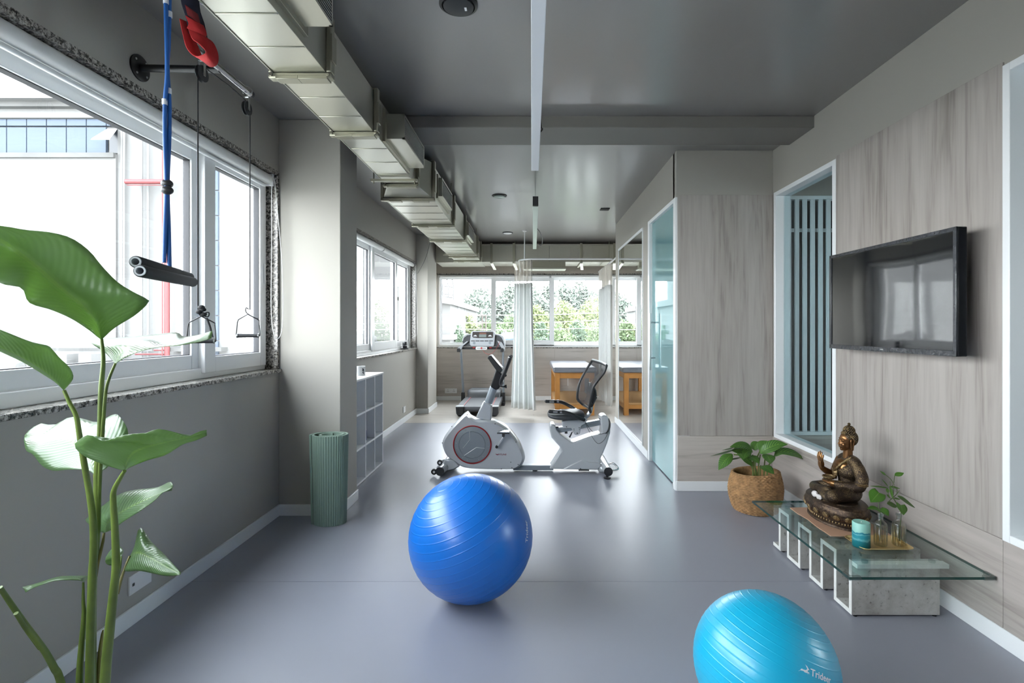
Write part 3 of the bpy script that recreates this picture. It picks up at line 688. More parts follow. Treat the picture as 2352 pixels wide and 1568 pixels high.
pendant('farther linear pendant with a black end cap and pale body', (.033, .040), 4.32, 6.73, 2.38, .077, M['opal'], True, (4.40, 6.6), [(.064, 5.6, 2.43), (.10, 5.7, 2.40), (.125, 5.95, 2.36), (.115, 6.2, 2.345), (.055, 6.25, 2.40)])
M['glassdark'] = mat('dark_speaker_grille', (.025,.027,.03), .45)
def disc(label, name, cat, px, py, Y, D, Z, m2):
    X = (px-VX)*Y/FPX; t = thing(name, label, cat, (X, Y, Z))
    MB().lathe([(D/2, 0), (D/2, -.006), (D/2*.86, -.012), (D/2*.80, -.006)], (X, Y, Z), 40).build('rim', M['blackm'], t, smooth=True)
    MB().lathe([(D/2*.80, -.004), (D/2*.78, -.016), (D/2*.5, -.022), (.0001, -.023)], (X, Y, Z), 40).build('face', m2, t, smooth=True)
    return t, X
t, X = disc('round dark ceiling fitting nearest the camera with a small white mark', 'ceiling_downlight', 'ceiling light', 1053, 10, 2.37, .178, ZC, M['glassdark'])
MB().box(X+.028, X+.038, 2.36, 2.385, ZC-.0235, ZC-.0215).build('sticker', M['white'], t)
M['lens'] = mat('pale_green_lens', (.30,.38,.33), .15)
disc('round black rimmed downlight with a grey green lens left of the far pendant', 'ceiling_downlight', 'ceiling light', 1147, 449, 5.69, .169, ZC2, M['lens'])
disc('small round black rimmed downlight with a pale centre above the curtain pole', 'ceiling_downlight', 'ceiling light', 1166, 534, 7.9, .163, ZC2, M['white'])
X = (1389-VX)*6.33/FPX
t = thing('square_downlight', 'small square black twin downlight in the ceiling near the partition', 'ceiling light', (X, 6.33, ZC2))
MB().box(X-.055, X+.055, 6.275, 6.385, ZC2-.008, ZC2).build('plate', M['dark'], t)
for d in (-.025, .025): MB().cyl((X+d, 6.33, ZC2-.007), (X+d, 6.33, ZC2-.006), .016, n=16).build('lamp_hole', M['chrome'], t)
X = -1.50
t = thing('recessed_spotlight', 'silver spotlight in a ragged ceiling hole beside the duct', 'ceiling light', (X, 2.33, ZC))
MB().lathe([(.052, 0), (.05, -.004), (.04, -.008), (.034, .0)], (X, 2.33, ZC), 24).build('rim', M['chrome'], t, smooth=True)
MB().lathe([(.034, -.001), (.0001, -.003)], (X, 2.33, ZC), 24).build('lamp', M['lens'], t)
rn = random.Random(4); m = MB()
for k in range(13):
    a = R(180+180*k/12+20); r0, r1 = .054, .058+.02*rn.random()
    m.add([(X+math.cos(a-.12)*r0, 2.33-math.sin(a-.12)*r0*-1, ZC-.001), (X+math.cos(a)*r1, 2.33+math.sin(a)*r1, ZC-.0015), (X+math.cos(a+.12)*r0, 2.33+math.sin(a+.12)*r0, ZC-.001)], [(0,1,2)])
m.build('broken_edge', M['dark'], t, solid=.001)

# ------------------------------------------------------------------ roller blinds
M['blind'] = mat('white_blind_fabric', (.74,.74,.73), .6)
def blind(label, p0, p1, r, hem=None, chain=None, brackets=()):
    t = thing('roller_blind', label, 'roller blind', p0)
    MB().cyl(p0, p1, r, n=24).build('roller_tube', M['blind'], t, smooth=True)
    if hem: MB().cyl(hem[0], hem[1], .011, n=12).build('hem_bar', M['upvc'], t, smooth=True)
    for b_ in brackets: MB().box(*b_).build('bracket', M['upvc'], t, bevel=.004)
    if chain:
        x, y0, y1, zt, zl = chain
        pts = bez([(x, y0, zt), (x, y0-.012, (zt+zl)/2), (x, y0-.012, zl+.06), (x+.004, (y0+y1)/2-.002, zl), (x+.008, y1+.006, zl+.07), (x+.006, y1, (zt+zl)/2), (x, y1-.008, zt)], 40)
        MB().tube(pts, .0022, 6).build('bead_chain', M['cord'], t, smooth=True)
blind('long white roller blind rolled up over the near left window', (-1.862, -1.7, 2.396), (-1.862, 3.615, 2.396), .036, ((-1.868, -1.7, 2.345), (-1.868, 3.58, 2.345)), None, ((-1.90, -1.826, 3.612, 3.63, 2.35, 2.435),))
# its chain hangs at the column end
c = bez([(-1.82, 3.585, 2.40), (-1.815, 3.575, 1.9), (-1.812, 3.565, 1.45), (-1.80, 3.60, 1.275), (-1.775, 3.645, 1.36), (-1.775, 3.64, 1.8), (-1.815, 3.615, 2.40)], 42)
MB().tube(c, .0022, 6).build('bead_chain', M['cord'], [o for o in bpy.data.objects if o.name.startswith('roller_blind')][0], smooth=True)
blind('white roller blind rolled up over the middle of the far left window', (-1.855, 4.5, 2.327), (-1.855, 6.33, 2.327), .03, None, None)
blind('white roller blind rolled up over the far end of the far left window', (-1.855, 6.37, 2.327), (-1.855, 7.98, 2.327), .03, None, (-1.80, 7.93, 7.985, 2.33, 1.22), ((-1.885, -1.825, 7.98, 7.995, 2.315, 2.383),))
blind('white roller blind rolled up over the left half of the end window', (-1.70, YE+.03, 2.305), (.33, YE+.03, 2.305), .028)
blind('white roller blind rolled up over the right half of the end window', (.37, YE+.03, 2.305), (2.8, YE+.03, 2.305), .028)

# ------------------------------------------------------------------ wall bar with pulleys
t = thing('wall_bar', 'black and chrome wall mounted bar high on the left wall', 'exercise bar', (XL, 2.375, 2.55))
MB().lathe([(.058, 0), (.058, .007), (.05, .010), (.022, .011)], (XL, 2.375, 2.553), 32, axis=(1,0,0)).build('wall_flange', M['blackm'], t, smooth=True)
for a in (50, 140, 230, 320): MB().cyl((XL+.008, 2.375+.043*math.cos(R(a)), 2.553+.043*math.sin(R(a))), (XL+.013, 2.375+.043*math.cos(R(a)), 2.553+.043*math.sin(R(a))), .005, n=10).build('screw', M['steel'], t)
MB().cyl((XL+.008, 2.375, 2.553), (-1.446, 2.375, 2.545), .0165, n=18).build('arm', M['blackm'], t, smooth=True)
MB().cyl((-1.446, 2.205, 2.551), (-1.446, 2.63, 2.551), .0165, n=20).build('cross_bar', mat('dark_chrome', (.35,.35,.36), .12, metal=1), t, smooth=True)
MB().cyl((-1.446, 2.63, 2.551), (-1.446, 2.642, 2.551), .0185, n=20).build('end_cap', M['black'], t, smooth=True)
def pulley(label, y, px_dir):
    x, zc = -1.446, 2.462
    t = thing('pulley', label, 'pulley', (x, y, 2.53), 'rope pulleys on the wall bar')
    ax = Vector((1, 0, 0))
    c = Vector((x, y, zc))
    MB().lathe([(.012, -.009), (.034, -.009), (.036, -.006), (.026, 0), (.036, .006), (.034, .009), (.012, .009)], c, 32, axis=ax).build('wheel', M['black'], t, smooth=True)
    MB().cyl(c-ax*.013, c+ax*.013, .006, n=12).build('axle', M['steel'], t, smooth=True)
    s = Vector((-ax.y, ax.x, 0))
    m = MB()
    for k in (-1, 1): m.obox(c + ax*(.012*k) + Vector((0,0,.024)), ax*.001, s*.007, Vector((0,0,.034)))
    m.obox(c + Vector((0,0,.058)), ax*.013, s*.007, Vector((0,0,.0012)))
    m.build('bracket', M['steel'], t)
    MB().tube(bez([c+Vector((0,0,.056)), c+Vector((.004,0,.075)), c+Vector((.020,.008,.082)), c+Vector((.022,.004,.10)), c+Vector((0,0,.112)), c+Vector((-.021,0,.10)), c+Vector((-.019,0,.075))], 24), .0022, 7).build('hook', M['steel'], t, smooth=True)
pulley('black pulley hanging just below the red strap loop', 2.245, 0)
pulley('black pulley hooked on the far end of the chrome wall bar', 2.60, 0)
M['rope'] = mat('black_rope', (.015,.015,.017), .8)
tag(MB().tube([(-1.452, 2.228, 1.42), (-1.452, 2.228, 2.455), (-1.448, 2.236, 2.487), (-1.446, 2.26, 2.499), (-1.446, 2.44, 2.505), (-1.446, 2.585, 2.499), (-1.444, 2.605, 2.48), (-1.440, 2.618, 2.455), (-1.440, 2.618, 1.44)], .0028, 7).build('rope', M['rope'], loc=(-1.45, 2.4, 2.5), smooth=True), 'thin black rope running over both pulleys to the two hand grips', 'rope')
def grip(label, px, Yg, ztop, knot, lean):
    x = -1.446 + .006; t = thing('hand_grip', label, 'hand grip', (x, Yg, ztop-.12), 'pulley hand grips')
    d = Vector((math.cos(R(lean)), math.sin(R(lean)), 0)); c = Vector((x, Yg, ztop)); h = Vector((0,0,1))
    w = .050
    pts = [c + h*.012 + d*.004, c + h*.02 - d*.008, c + h*.006 - d*.011, c - h*.012 + d*.0, c - h*.04 + d*.047, c - h*.052 + d*.051, c - h*.118 + d*.055, c - h*.122 + d*.045]
    pl = [c - h*.010 + d*.004, c - h*.04 - d*.045, c - h*.052 - d*.049, c - h*.118 - d*.055, c - h*.122 - d*.045]
    MB().tube(bez(pts, 42), .0026, 8).build('wire_frame', M['blackm'], t, smooth=True)
    MB().tube(pl, .0026, 8).build('wire_frame', M['blackm'], t, smooth=True)
    MB().cyl(c - h*.121 - d*.047, c - h*.121 + d*.047, .0095, n=16).build('grip_tube', M['black'], t, smooth=True)
    for k in (-1, 1): MB().cyl(c - h*.121 + d*(.046*k), c - h*.121 + d*(.052*k), .0115, n=14).build('grip_end', M['steel'], t, smooth=True)
    if knot:
        rn = random.Random(2); m = MB()
        for k in range(4): m.ball(c + Vector((rn.uniform(-.007,.007), rn.uniform(-.006,.006), -.004+.010*k)), (.014,.013,.010), 10, 7)
        m.tube(bez([c+d*.01, c+d*.028+h*.004, c+d*.026-h*.014, c+d*.008-h*.012], 12), .003, 6)
        m.tube(bez([c+d*.02-h*.02, c+d*.033-h*.06, c+d*.042-h*.105], 10), .0045, 6)
        m.build('rope_knot', M['rope'], t, smooth=True)
    else: MB().tube(bez([c-h*.014+d*.002, c-h*.03+d*.03, c-h*.036+d*.046], 8), .0035, 6).build('rope_tail', M['rope'], t, smooth=True)
grip('hand grip on the near rope with a big black knot, behind a leaf tip', 461, 2.232, 1.412, True, 20)
grip('hand grip on the far rope hanging clear in front of the window', 562, 2.60, 1.430, False, 12)

# ------------------------------------------------------------------ blue suspension band with foam handles, red strap
M['blue'] = mat('blue_rubber_band', (.012,.10,.36), .45)
M['bandmark'] = mat('white_band_mark', (.7,.72,.78), .6)
YB_ = 1.72
def bp(px, py, dy=0): return P(px, py, YB_+dy)
t = thing('suspension_band', 'blue band looped from the ceiling with a black bead', 'exercise band', bp(386, 600))
top = Vector((bp(385, 0).x, YB_, ZC))
MB().tube(bez([top + Vector((-.008,0,0)), bp(381, 0), bp(383, 100), bp(384, 170), bp(379, 240), bp(379, 330), bp(382, 430), bp(379, 520), bp(377, 603)], 40), .0066, 10).build('left_cord', M['blue'], t, smooth=True)
MB().tube(bez([top + Vector((.008,0,0)), bp(389, 0, .012), bp(387, 100, .012), bp(384, 155, .012), bp(389, 240, .012), bp(388, 330, .012), bp(384, 430, .012), bp(387, 520, .012), bp(389, 612, .01)], 40), .0070, 10).build('right_cord', M['blue'], t, smooth=True)
for (px, ya, yb, dy) in ((381, -6, 9, 0), (389.5, 27, 40, .012), (387.7, 203, 216, .012), (378.3, 228, 241, 0)):
    MB().cyl(bp(px, ya, dy), bp(px+.2, yb, dy), .0081, n=12).build('white_mark', M['bandmark'], t, smooth=True)
MB().ball(bp(383.5, 422, .006), (.019, .016, .0148), 20, 12).ball(bp(384, 437, -.004), (.019, .017, .0142), 20, 12).build('stopper_bead', M['black'], t, smooth=True)
MB().lathe([(.03, 0), (.03, -.006), (.012, -.012), (.012, -.03)], (top.x, YB_, ZC), 20).build('ceiling_anchor', M['blackm'], t, smooth=True)
fh = thing('foam_trapeze_bar', 'pair of black foam covered tubes hanging side by side from the blue band', 'exercise bar', bp(386, 620))
M['foam'] = mat('black_foam', (.010,.012,.015), .8, sheen=.1, bump=.15, bscale=300)
M['pvc'] = mat('grey_pipe_end', (.50,.53,.56), .4)
for (a, b_) in ((((312, 601), 1.48), ((436, 637), 1.95)), (((322, 622), 1.455), ((444, 648), 1.92))):
    A, B = P(a[0][0], a[0][1], a[1]), P(b_[0][0], b_[0][1], b_[1]); d = (B-A).normalized(); r = .0178
    f = MB().lathe([(r*.72, 0), (r*.93, 0), (r, .003), (r, (B-A).length-.012), (r*.8, (B-A).length-.003), (.0001, (B-A).length)], A, 28, axis=d, cap=False).build('foam_tube', M['foam'], fh, smooth=True)
    MB().lathe([(r*.55, .10), (r*.55, -.004), (r*.80, -.004), (r*.83, -.001), (r*.83, .02)], A, 28, axis=d, cap=False).build('pipe_end', M['pvc'], f, smooth=True)
    MB().lathe([(r*.54, .09), (.0001, .09)], A, 20, axis=d, cap=False).build('pipe_bore', M['dark'], f)
# red strap
YS = 1.86
KS = 1.148
st = thing('strap', 'navy strap with a red webbing loop hanging from the ceiling', 'strap', P(450, 60, YS))
M['navy'] = mat('navy_webbing', (.008,.010,.028), .8, bump=.3, bscale=300)
M['redweb'] = mat('red_webbing', (.42,.012,.014), .75, bump=.3, bscale=260)
def ribbon(name, m_, cen, wid, thick=.003, par=None):
    """cen: centreline points, wid: half-width vectors"""
    a = [Vector(c)-Vector(w) for c, w in zip(cen, wid)]; b_ = [Vector(c)+Vector(w) for c, w in zip(cen, wid)]
    wid = [Vector(w)*KS for w in wid]; a = [Vector(c)-w for c, w in zip(cen, wid)]; b_ = [Vector(c)+w for c, w in zip(cen, wid)]; n = max(2, 5*(len(cen)-1)+1); a = resample(a, n); b_ = resample(b_, n)
    m = MB(); m.loft([[p, q] for p, q in zip(a, b_)], caps=False, closed=False)
    return m.build(name, m_, par, smooth='all', solid=thick)
s = FPX/YS
w0 = Vector((.0235, .012, -.012))
topc = P(428, -130, YS); cen = [Vector((P(420, 0, YS).x, YS, ZC-.002)), topc, P(436, 0, YS), P(447, 40, YS), P(456, 82, YS)]
ribbon('navy_webbing', M['navy'], cen, [w0]*5, .004, st)
ribbon('navy_webbing', M['navy'], [c + Vector((-.014, .01, 0)) for c in cen], [w0*.75]*5, .004, st)
MB().box(cen[0].x-.035, cen[0].x+.035, YS-.03, YS+.03, ZC-.012, ZC).build('ceiling_anchor', M['blackm'], st, bevel=.003)
ribbon('label_patch', mat('red_label_patch', (.16,.008,.012), .7), [P(440, 22, YS-.006), P(446, 46, YS-.006)], [Vector((.017,.006,-.012))]*2, .003, st)
wl = Vector((.022, .010, -.010)); wt = Vector((.016, -.010, .004))
ribbon('red_sleeve', M['redweb'], [P(447, 48, YS-.007), P(454, 66, YS-.007), P(450, 76, YS-.006)], [wl]*3, .005, st)
ribbon('red_loop', M['redweb'], [P(450, 72, YS-.004), P(459, 88, YS-.012), P(474, 100, YS-.012), P(487, 122, YS-.006), P(483, 137, YS), P(464, 140, YS+.012), P(446, 118, YS+.012), P(434, 84, YS+.01), P(424, 48, YS+.008)],
       [Vector((.020,.008,-.008)), Vector((.017,.012,.006)), Vector((.012,.018,.010)), Vector((.007,.020,.004)), Vector((.008,.020,-.006)), Vector((.010,.019,-.006)), Vector((.012,.017,-.002)), Vector((.010,.014,0)), Vector((.008,.012,0))], .004, st)

# ------------------------------------------------------------------ cube shelf, mugs, mat, outlets
M['shelf'] = mat('white_melamine', (.82,.84,.86), .4)
sh = thing('cube_shelf', 'low white open cube shelf against the left wall behind the column', 'shelf', (-1.63, 4.56, 0))
SX0, SX1, SY0, SY1, SH = XL+.016, -1.476, 4.032, 5.09, .907
tk = .016; rows = [0, .297, .594, SH-tk]
MB().box(SX0, SX1+.006, SY0, SY1, SH-tk, SH).build('top_board', mat('bright_white_melamine', (.82,.83,.84), .35), sh, bevel=.0015)
for z in (.004, .297, .594): MB().box(SX0, SX1, SY0+tk, SY1-tk, z, z+tk).build('shelf_board', M['shelf'], sh, bevel=.001)
for y in (SY0, 4.285, 4.553, 4.817, SY1-tk): MB().box(SX0, SX1-.001, y, y+tk, 0, SH-tk).build('upright', M['shelf'], sh, bevel=.001)
MB().box(SX0-.004, SX0, SY0, SY1, 0, SH-tk).build('back_panel', M['shelf'], sh)
def mug(label, c, r, h, m_, group, deco=None, handle=(0, 1)):
    c = Vector(c); t = thing('mug', label, 'mug', c, group)
    MB().lathe([(r*.9, 0), (r, .004), (r, h-.002), (r-.002, h), (r-.004, h-.003), (r-.004, .006), (.0001, .006)], c, 28).build('cup', m_, t, smooth=True)
    hx = Vector((handle[0], handle[1], 0))
    MB().tube(bez([c+hx*r*.97+Vector((0,0,h*.8)), c+hx*(r+.022)+Vector((0,0,h*.72)), c+hx*(r+.024)+Vector((0,0,h*.4)), c+hx*r*.97+Vector((0,0,h*.2))], 16), .0045, 8).build('handle', m_, t, smooth=True)
    if deco:
        m = MB()
        for (a, z, s_) in ((-42, .055, .010), (-50, .045, .007), (-36, .042, .008), (-44, .028, .009), (-38, .018, .006), (-52, .062, .006)):
            q = [c + Vector(((r+.0006)*math.cos(R(a)+u/r), (r+.0006)*math.sin(R(a)+u/r), z+v)) for u, v in ((-s_*.6,-s_*.5),(s_*.3,-s_*.8),(s_*.7,.1*s_),(.1*s_,s_),(-s_*.7,s_*.4))]
            m.add(q, [(0,1,2,3,4)])
        m.build('printed_motif', M['navy'], t)
    return t
mug('white mug with a dark printed motif on top of the cube shelf', (-1.585, 4.76, SH), .038, .085, mat('white_ceramic', (.8,.8,.8), .2), None, True, (-.6, .8))
M['bluecup'] = mat('blue_white_ceramic', (.05,.08,.25), .2, var=.6, vscale=60)
mug('nearer of the two blue patterned cups in the middle cube', (-1.535, 4.615, .297+tk), .030, .088, M['bluecup'], 'blue cups in the cube shelf', None, (-.8, .5))
mug('farther of the two blue patterned cups in the middle cube', (-1.55, 4.705, .297+tk), .032, .092, M['bluecup'], 'blue cups in the cube shelf', None, (-.8, .5))
# rolled ribbed mat: a spiral sheet with ribs
tm = thing('exercise_mat', 'sage green ribbed exercise mat rolled up and standing by the column', 'exercise mat', (-1.398, 3.545, 0))
def spiral_mat():
    N = 900; H = .612; th = .011; m = MB(); pin, pout = [], []
    turns = 2.35
    for i in range(N+1):
        u = i/N; a = R(200) - u*turns*2*math.pi; k = u*turns
        ra = .132 - .0175*k - (.035*max(0, k-1.15)**1.0 if k > 1.15 else 0); rb = .100 - .0155*k - (.020*max(0, k-1.15) if k > 1.15 else 0)
        e = 0.0042*(.5+.5*math.sin(u*turns*2*math.pi*62/ (1+.25*k)))
        d = Vector((math.cos(a), math.sin(a)))
        pout.append(Vector((d.x*(ra+e), d.y*(rb+e)))); pin.append(Vector((d.x*(ra-th), d.y*(rb-th))))
    c = Vector((-1.398, 3.545, 0)); vs = []; fs = []
    for i in range(N+1):
        for (p, z) in ((pout[i], .001), (pout[i], H), (pin[i], H), (pin[i], .001)): 
            k = .90+.10*(z/H); vs.append((c.x+p.x*k, c.y+p.y*k, z))
    for i in range(N):
        for k in range(4): fs.append((i*4+k, (i+1)*4+k, (i+1)*4+(k+1)%4, i*4+(k+1)%4))
    fs.append((0,1,2,3)); fs.append((N*4+3, N*4+2, N*4+1, N*4))
    m.add(vs, fs); return m
spiral_mat().build('rolled_sheet', mat('sage_green_foam', (.20,.29,.235), .75, sheen=.2), tm, smooth=True, ang=50)
def outlet(label, c, nrm, w, h, sockets):
    c = Vector(c); n = Vector(nrm); u = Vector((0,1,0)) if abs(n.x) > .5 else Vector((1,0,0)); z = Vector((0,0,1))
    t = thing('wall_outlet', label, 'outlet', c)
    MB().obox(c+n*.005, u*w/2, z*h/2, n*.005).build('plate', M['outlet'], t, bevel=.003)
    for (du_, dz, sw, shh) in sockets: MB().obox(c+n*.0105+u*du_+z*dz, u*sw, z*shh, n*.0006).build('socket', M['dark'], t)
    return t
p = P(319, 1331, 1.82*FPX/(VX-319))
outlet('wide white socket plate low on the left wall behind the lower leaves', (XL, p.y+.0, p.z), (1,0,0), .135, .085, [(-.045, .0, .006, .006)])
outlet('white socket plate on the left wall near the far column', (XL, 7.3, 1.35-(940-752)*7.3/FPX), (1,0,0), .12, .085, [])
outlet('double white socket on the wood panel below the end window', (P(1036, 897, YE).x, YE-.006, P(1036, 897, YE).z), (0,-1,0), .225, .09, [(s_*.055+a_, b_, .004, .006) for s_ in (-1, 1) for a_, b_ in ((0, .015), (-.012, -.012), (.012, -.012))])
# small black object on the far sill
X, Y = -1.80, 7.46
t = thing('small_speaker', 'small black speaker on the far left window sill', 'speaker', (-1.84, 7.44, 1.035))
MB().lathe([(.05, 0), (.05, .012), (.032, .02), (.034, .05), (.036, .058), (.034, .1), (.03, .106), (.0001, .107)], (-1.84, 7.44, 1.035), 24).build('body', M['black'], t, smooth=True)
MB().lathe([(.0365, .05), (.0365, .056)], (-1.84, 7.44, 1.035), 24, cap=False).build('ring', M['steel'], t)

# ------------------------------------------------------------------ tall leafy plant
PL = thing('tall_plant', 'tall broad-leaved green plant at the left front by the window', 'plant', (-1.25, 1.45, 0))
M['leafA'] = leaf_mat('banana_leaf_green', (.11,.195,.085,1), (.08,.19,.06,1), (.20,.32,.10,1), veins=26, rough=.33, trans=.42, slant=.55, tcol=(.33,.48,.18,1), coat=.8)
M['stem'] = mat('green_stem', (.11,.16,.03), .4, var=.25, vscale=14)
M['stemb'] = mat('brown_green_stem', (.17,.15,.04), .45, var=.3, vscale=20)
def A2(x, y): return (x*.29333, 500+y*.29333)
def A3(x, y): return (x*.40049, 940+y*.40049)
def leaf_px(U, Md, L, Yb, Yt, dU=0., dL=0., fold=0., N=26, K=6, matl=None, wav=.004, seed=0):
    def path(pts, dd):
        q = []; n = len(pts)
        for i, (x, y) in enumerate(pts):
            t = i/(n-1); q.append(P(x, y, Yb+(Yt-Yb)*t + dd*math.sin(math.pi*min(1, t*1.0))))
        return resample(q, N)
    u, m_, l = path(U, dU), path(Md, fold), path(L, dL); vs = []; uv = []; fs = []
    rn = random.Random(seed); ph = rn.random()*6
    for i in range(N):
        t = i/(N-1)
        for k in range(2*K+1):
            if k <= K: s_ = k/K; p = u[i].lerp(m_[i], s_); a = 1-s_
            else: s_ = (k-K)/K; p = m_[i].lerp(l[i], s_); a = s_
            bul = math.sin(math.pi*a)*.010*math.sin(math.pi*t); rip = wav*a*math.sin(t*22+ph+k*.2)
            d = Vector((0,0,0))-Vector((p.x, p.y, p.z-CH)); d.normalize()
            vs.append(p + d*(bul+rip)); uv.append((k/(2*K), t))
    C_ = 2*K+1
    for i in range(N-1):
        for k in range(C_-1): fs.append((i*C_+k, i*C_+k+1, (i+1)*C_+k+1, (i+1)*C_+k))
    b_ = MB(); b_.add(vs, fs); return b_.build('leaf', matl or M['leafA'], PL, smooth='all', solid=.0012, uv=uv)
def stem_px(pts, Ya, Yb_, r0, r1, m_=None, name='stem'):
    n = len(pts); q = [P(x, y, Ya+(Yb_-Ya)*i/(n-1)) for i, (x, y) in enumerate(pts)]
    q = bez(q, 8*(n-1)); r0, r1 = r0*.8, r1*.78; return MB().tube(q, [r0+(r1-r0)*i/(len(q)-1) for i in range(len(q))], 12).build(name, m_ or M['stem'], PL, smooth=True)
a2 = lambda *p: [A2(*q) for q in p]
a3 = lambda *p: [A3(*q) for q in p]
leaf_px(a2((795,955),(900,860),(1060,760),(1162,665),(1150,635),(1080,600),(930,510),(800,380),(700,260),(560,160),(400,115),(200,95),(20,65),(-300,40),(-520,90)),
        a2((795,955),(760,860),(720,780),(600,660),(480,560),(300,400),(120,260),(0,170),(-250,60),(-520,95)),
        a2((795,955),(755,925),(700,880),(560,790),(400,720),(230,665),(170,550),(0,510),(-250,360),(-520,100)), 1.47, 1.22, .05, -.03, .02, N=40, seed=1)
leaf_px(a2((500,1350),(545,1300),(575,1245),(545,1170),(470,1100),(410,1030),(370,1000),(240,970),(0,875),(-300,760),(-480,760)),
        a2((500,1350),(440,1280),(350,1200),(200,1105),(0,1005),(-250,880),(-480,765)),
        a2((500,1350),(430,1285),(330,1220),(180,1130),(0,1045),(-250,930),(-480,775)), 1.40, 1.15, .02, .05, .0, N=30, seed=2)
leaf_px(a2((905,1145),(830,1060),(720,985),(712,962),(745,945),(950,938),(1200,915),(1380,898),(1440,930),(1560,915),(1660,885)),
        a2((905,1145),(940,1075),(1010,1000),(1150,972),(1300,990),(1500,960),(1660,900)),
        a2((905,1145),(945,1115),(1000,1085),(1100,1045),(1250,1012),(1400,1000),(1550,975),(1655,945)), 1.47, 1.37, .14, -.05, .0, N=34, seed=3)
leaf_px(a3((545,375),(640,310),(735,150),(690,45),(650,30),(560,72),(480,55),(400,45),(310,90),(240,80),(180,110),(140,150)),
        a3((545,375),(520,300),(460,230),(380,170),(260,150),(140,160)),
        a3((545,375),(500,348),(400,345),(300,350),(240,320),(190,260),(150,235),(138,180),(140,160)), 1.46, 1.62, .14, -.02, .02, N=34, seed=4)
leaf_px(a3((715,352),(600,318),(480,265),(430,215),(440,185),(510,145),(590,182),(660,160),(760,140),(840,135),(900,112),(980,125),(1080,155),(1130,130),(1185,116)),
        a3((715,352),(730,300),(780,240),(900,200),(1050,165),(1185,130)),
        a3((715,352),(760,325),(850,290),(950,260),(1050,200),(1130,175),(1187,150)), 1.38, 1.44, -.06, .06, .0, N=34, seed=5)
leaf_px(a3((597,708),(540,680),(497,645),(497,622),(580,560),(640,515),(700,480),(780,460),(900,447),(975,415),(993,440)),
        a3((597,708),(620,650),(680,600),(780,545),(900,490),(990,445)),
        a3((597,708),(650,685),(720,635),(800,585),(890,520),(930,478),(985,466)), 1.49, 1.43, .10, -.05, .0, N=28, seed=6)
leaf_px(a3((745,840),(770,790),(803,678),(870,760),(950,840),(1037,935)),
        a3((745,840),(790,820),(860,850),(950,900),(1035,941)),
        a3((745,840),(722,900),(722,928),(800,925),(880,940),(960,955),(1033,948)), 1.47, 1.36, .06, -.01, .0, N=24, seed=7)
leaf_px(a3((695,845),(708,815),(690,785),(665,782),(630,812),(606,850)), a3((695,845),(660,838),(606,860)), a3((695,845),(672,880),(640,893),(612,885),(604,868)), 1.50, 1.52, .03, .03, 0, N=16, seed=8)
leaf_px(a3((480,992),(505,962),(500,954),(420,954),(330,960),(200,1000),(130,1018)), a3((480,992),(440,968),(330,968),(200,1008),(138,1034)), a3((480,992),(455,980),(370,979),(300,986),(200,1020),(148,1049)), 1.46, 1.40, .07, -.02, 0, N=22, seed=9)
BX, BZ = -1.25, .24
def tob(*p): return list(p)
stem_px([(233,778),(237,830),(232,900),(230,1004),(225,1068),(221,1220),(212,1340),(209,1568),(208,1735)], 1.47, 1.45, .0055, .017)
stem_px([(265,834),(251,868),(243,900),(238,960),(235,1004),(229,1100),(222,1230),(216,1340)], 1.45, 1.46, .0042, .008)
stem_px([(147,896),(160,925),(175,955),(182,996),(192,1056),(208,1148),(215,1220),(214,1300),(209,1420),(206,1568),(205,1735)], 1.40, 1.43, .0055, .015, M['stem'])
stem_px(a3((715,352),(690,392),(655,460),(650,525),(660,700),(665,900),(650,1060),(630,1250),(602,1568),(592,1985)), 1.36, 1.40, .0055, .017, M['stem'])
stem_px(a3((597,708),(588,770),(562,880),(548,960)), 1.48, 1.45, .004, .006, M['stemb'])
stem_px(a3((745,840),(720,900),(695,970),(672,1060)), 1.46, 1.41, .004, .006, M['stemb'])
stem_px(a3((697,843),(688,900),(668,985)), 1.45, 1.42, .002, .007, M['stem'])
stem_px(a3((478,990),(478,1100),(482,1180),(468,1350),(455,1568),(448,1985)), 1.46, 1.46, .0035, .013, M['stem'])
stem_px(a3((540,372),(545,420),(548,520)), 1.46, 1.46, .0035, .005, M['stemb'])
stem_px(a3((592,1262),(585,1300),(574,1400),(566,1568),(556,1985)), 1.47, 1.47, .002, .012, M['stemb'], 'dry_sheath')
stem_px(a3((0,1020),(60,1110),(140,1225),(250,1375),(310,1480),(350,1568),(460,1985)), 1.25, 1.40, .0065, .012, M['stem'])
stem_px(a3((92,1168),(150,1260),(230,1370)), 1.27, 1.33, .006, .006, M['stem'])
cx, cy = -1.235, 1.44
MB().lathe([(.0001, .0), (.10, .0), (.11, .02), (.138, .15), (.142, .165), (.132, .165), (.128, .135), (.0001, .135)], (cx, cy, 0), 40).build('pot', mat('grey_planter', (.3,.3,.3), .6), PL, smooth=True)
MB().lathe([(.128, .138), (.0001, .145)], (cx, cy, 0), 30).build('soil', mat('soil', (.05,.035,.025), .9), PL)
# ------------------------------------------------------------------ text helper
def text_on(s, size, mapf, m_, parent, name='lettering', wid=1.0):
    """lettering as a mesh, each vertex placed by mapf(u, v)"""
    cu = bpy.data.curves.new('t', 'FONT'); cu.body = s; cu.size = size; cu.resolution_u = 3; cu.offset = size*.018
    o = bpy.data.objects.new('t', cu); COL.objects.link(o)
    dg = bpy.context.evaluated_depsgraph_get(); me = o.evaluated_get(dg).to_mesh()
    mb = MB(); mb.add([mapf(v.co.x*wid, v.co.y) for v in me.vertices], [tuple(p.vertices) for p in me.polygons])
    o.evaluated_get(dg).to_mesh_clear(); bpy.data.objects.remove(o); bpy.data.curves.remove(cu)
    return mb.build(name, m_, parent)
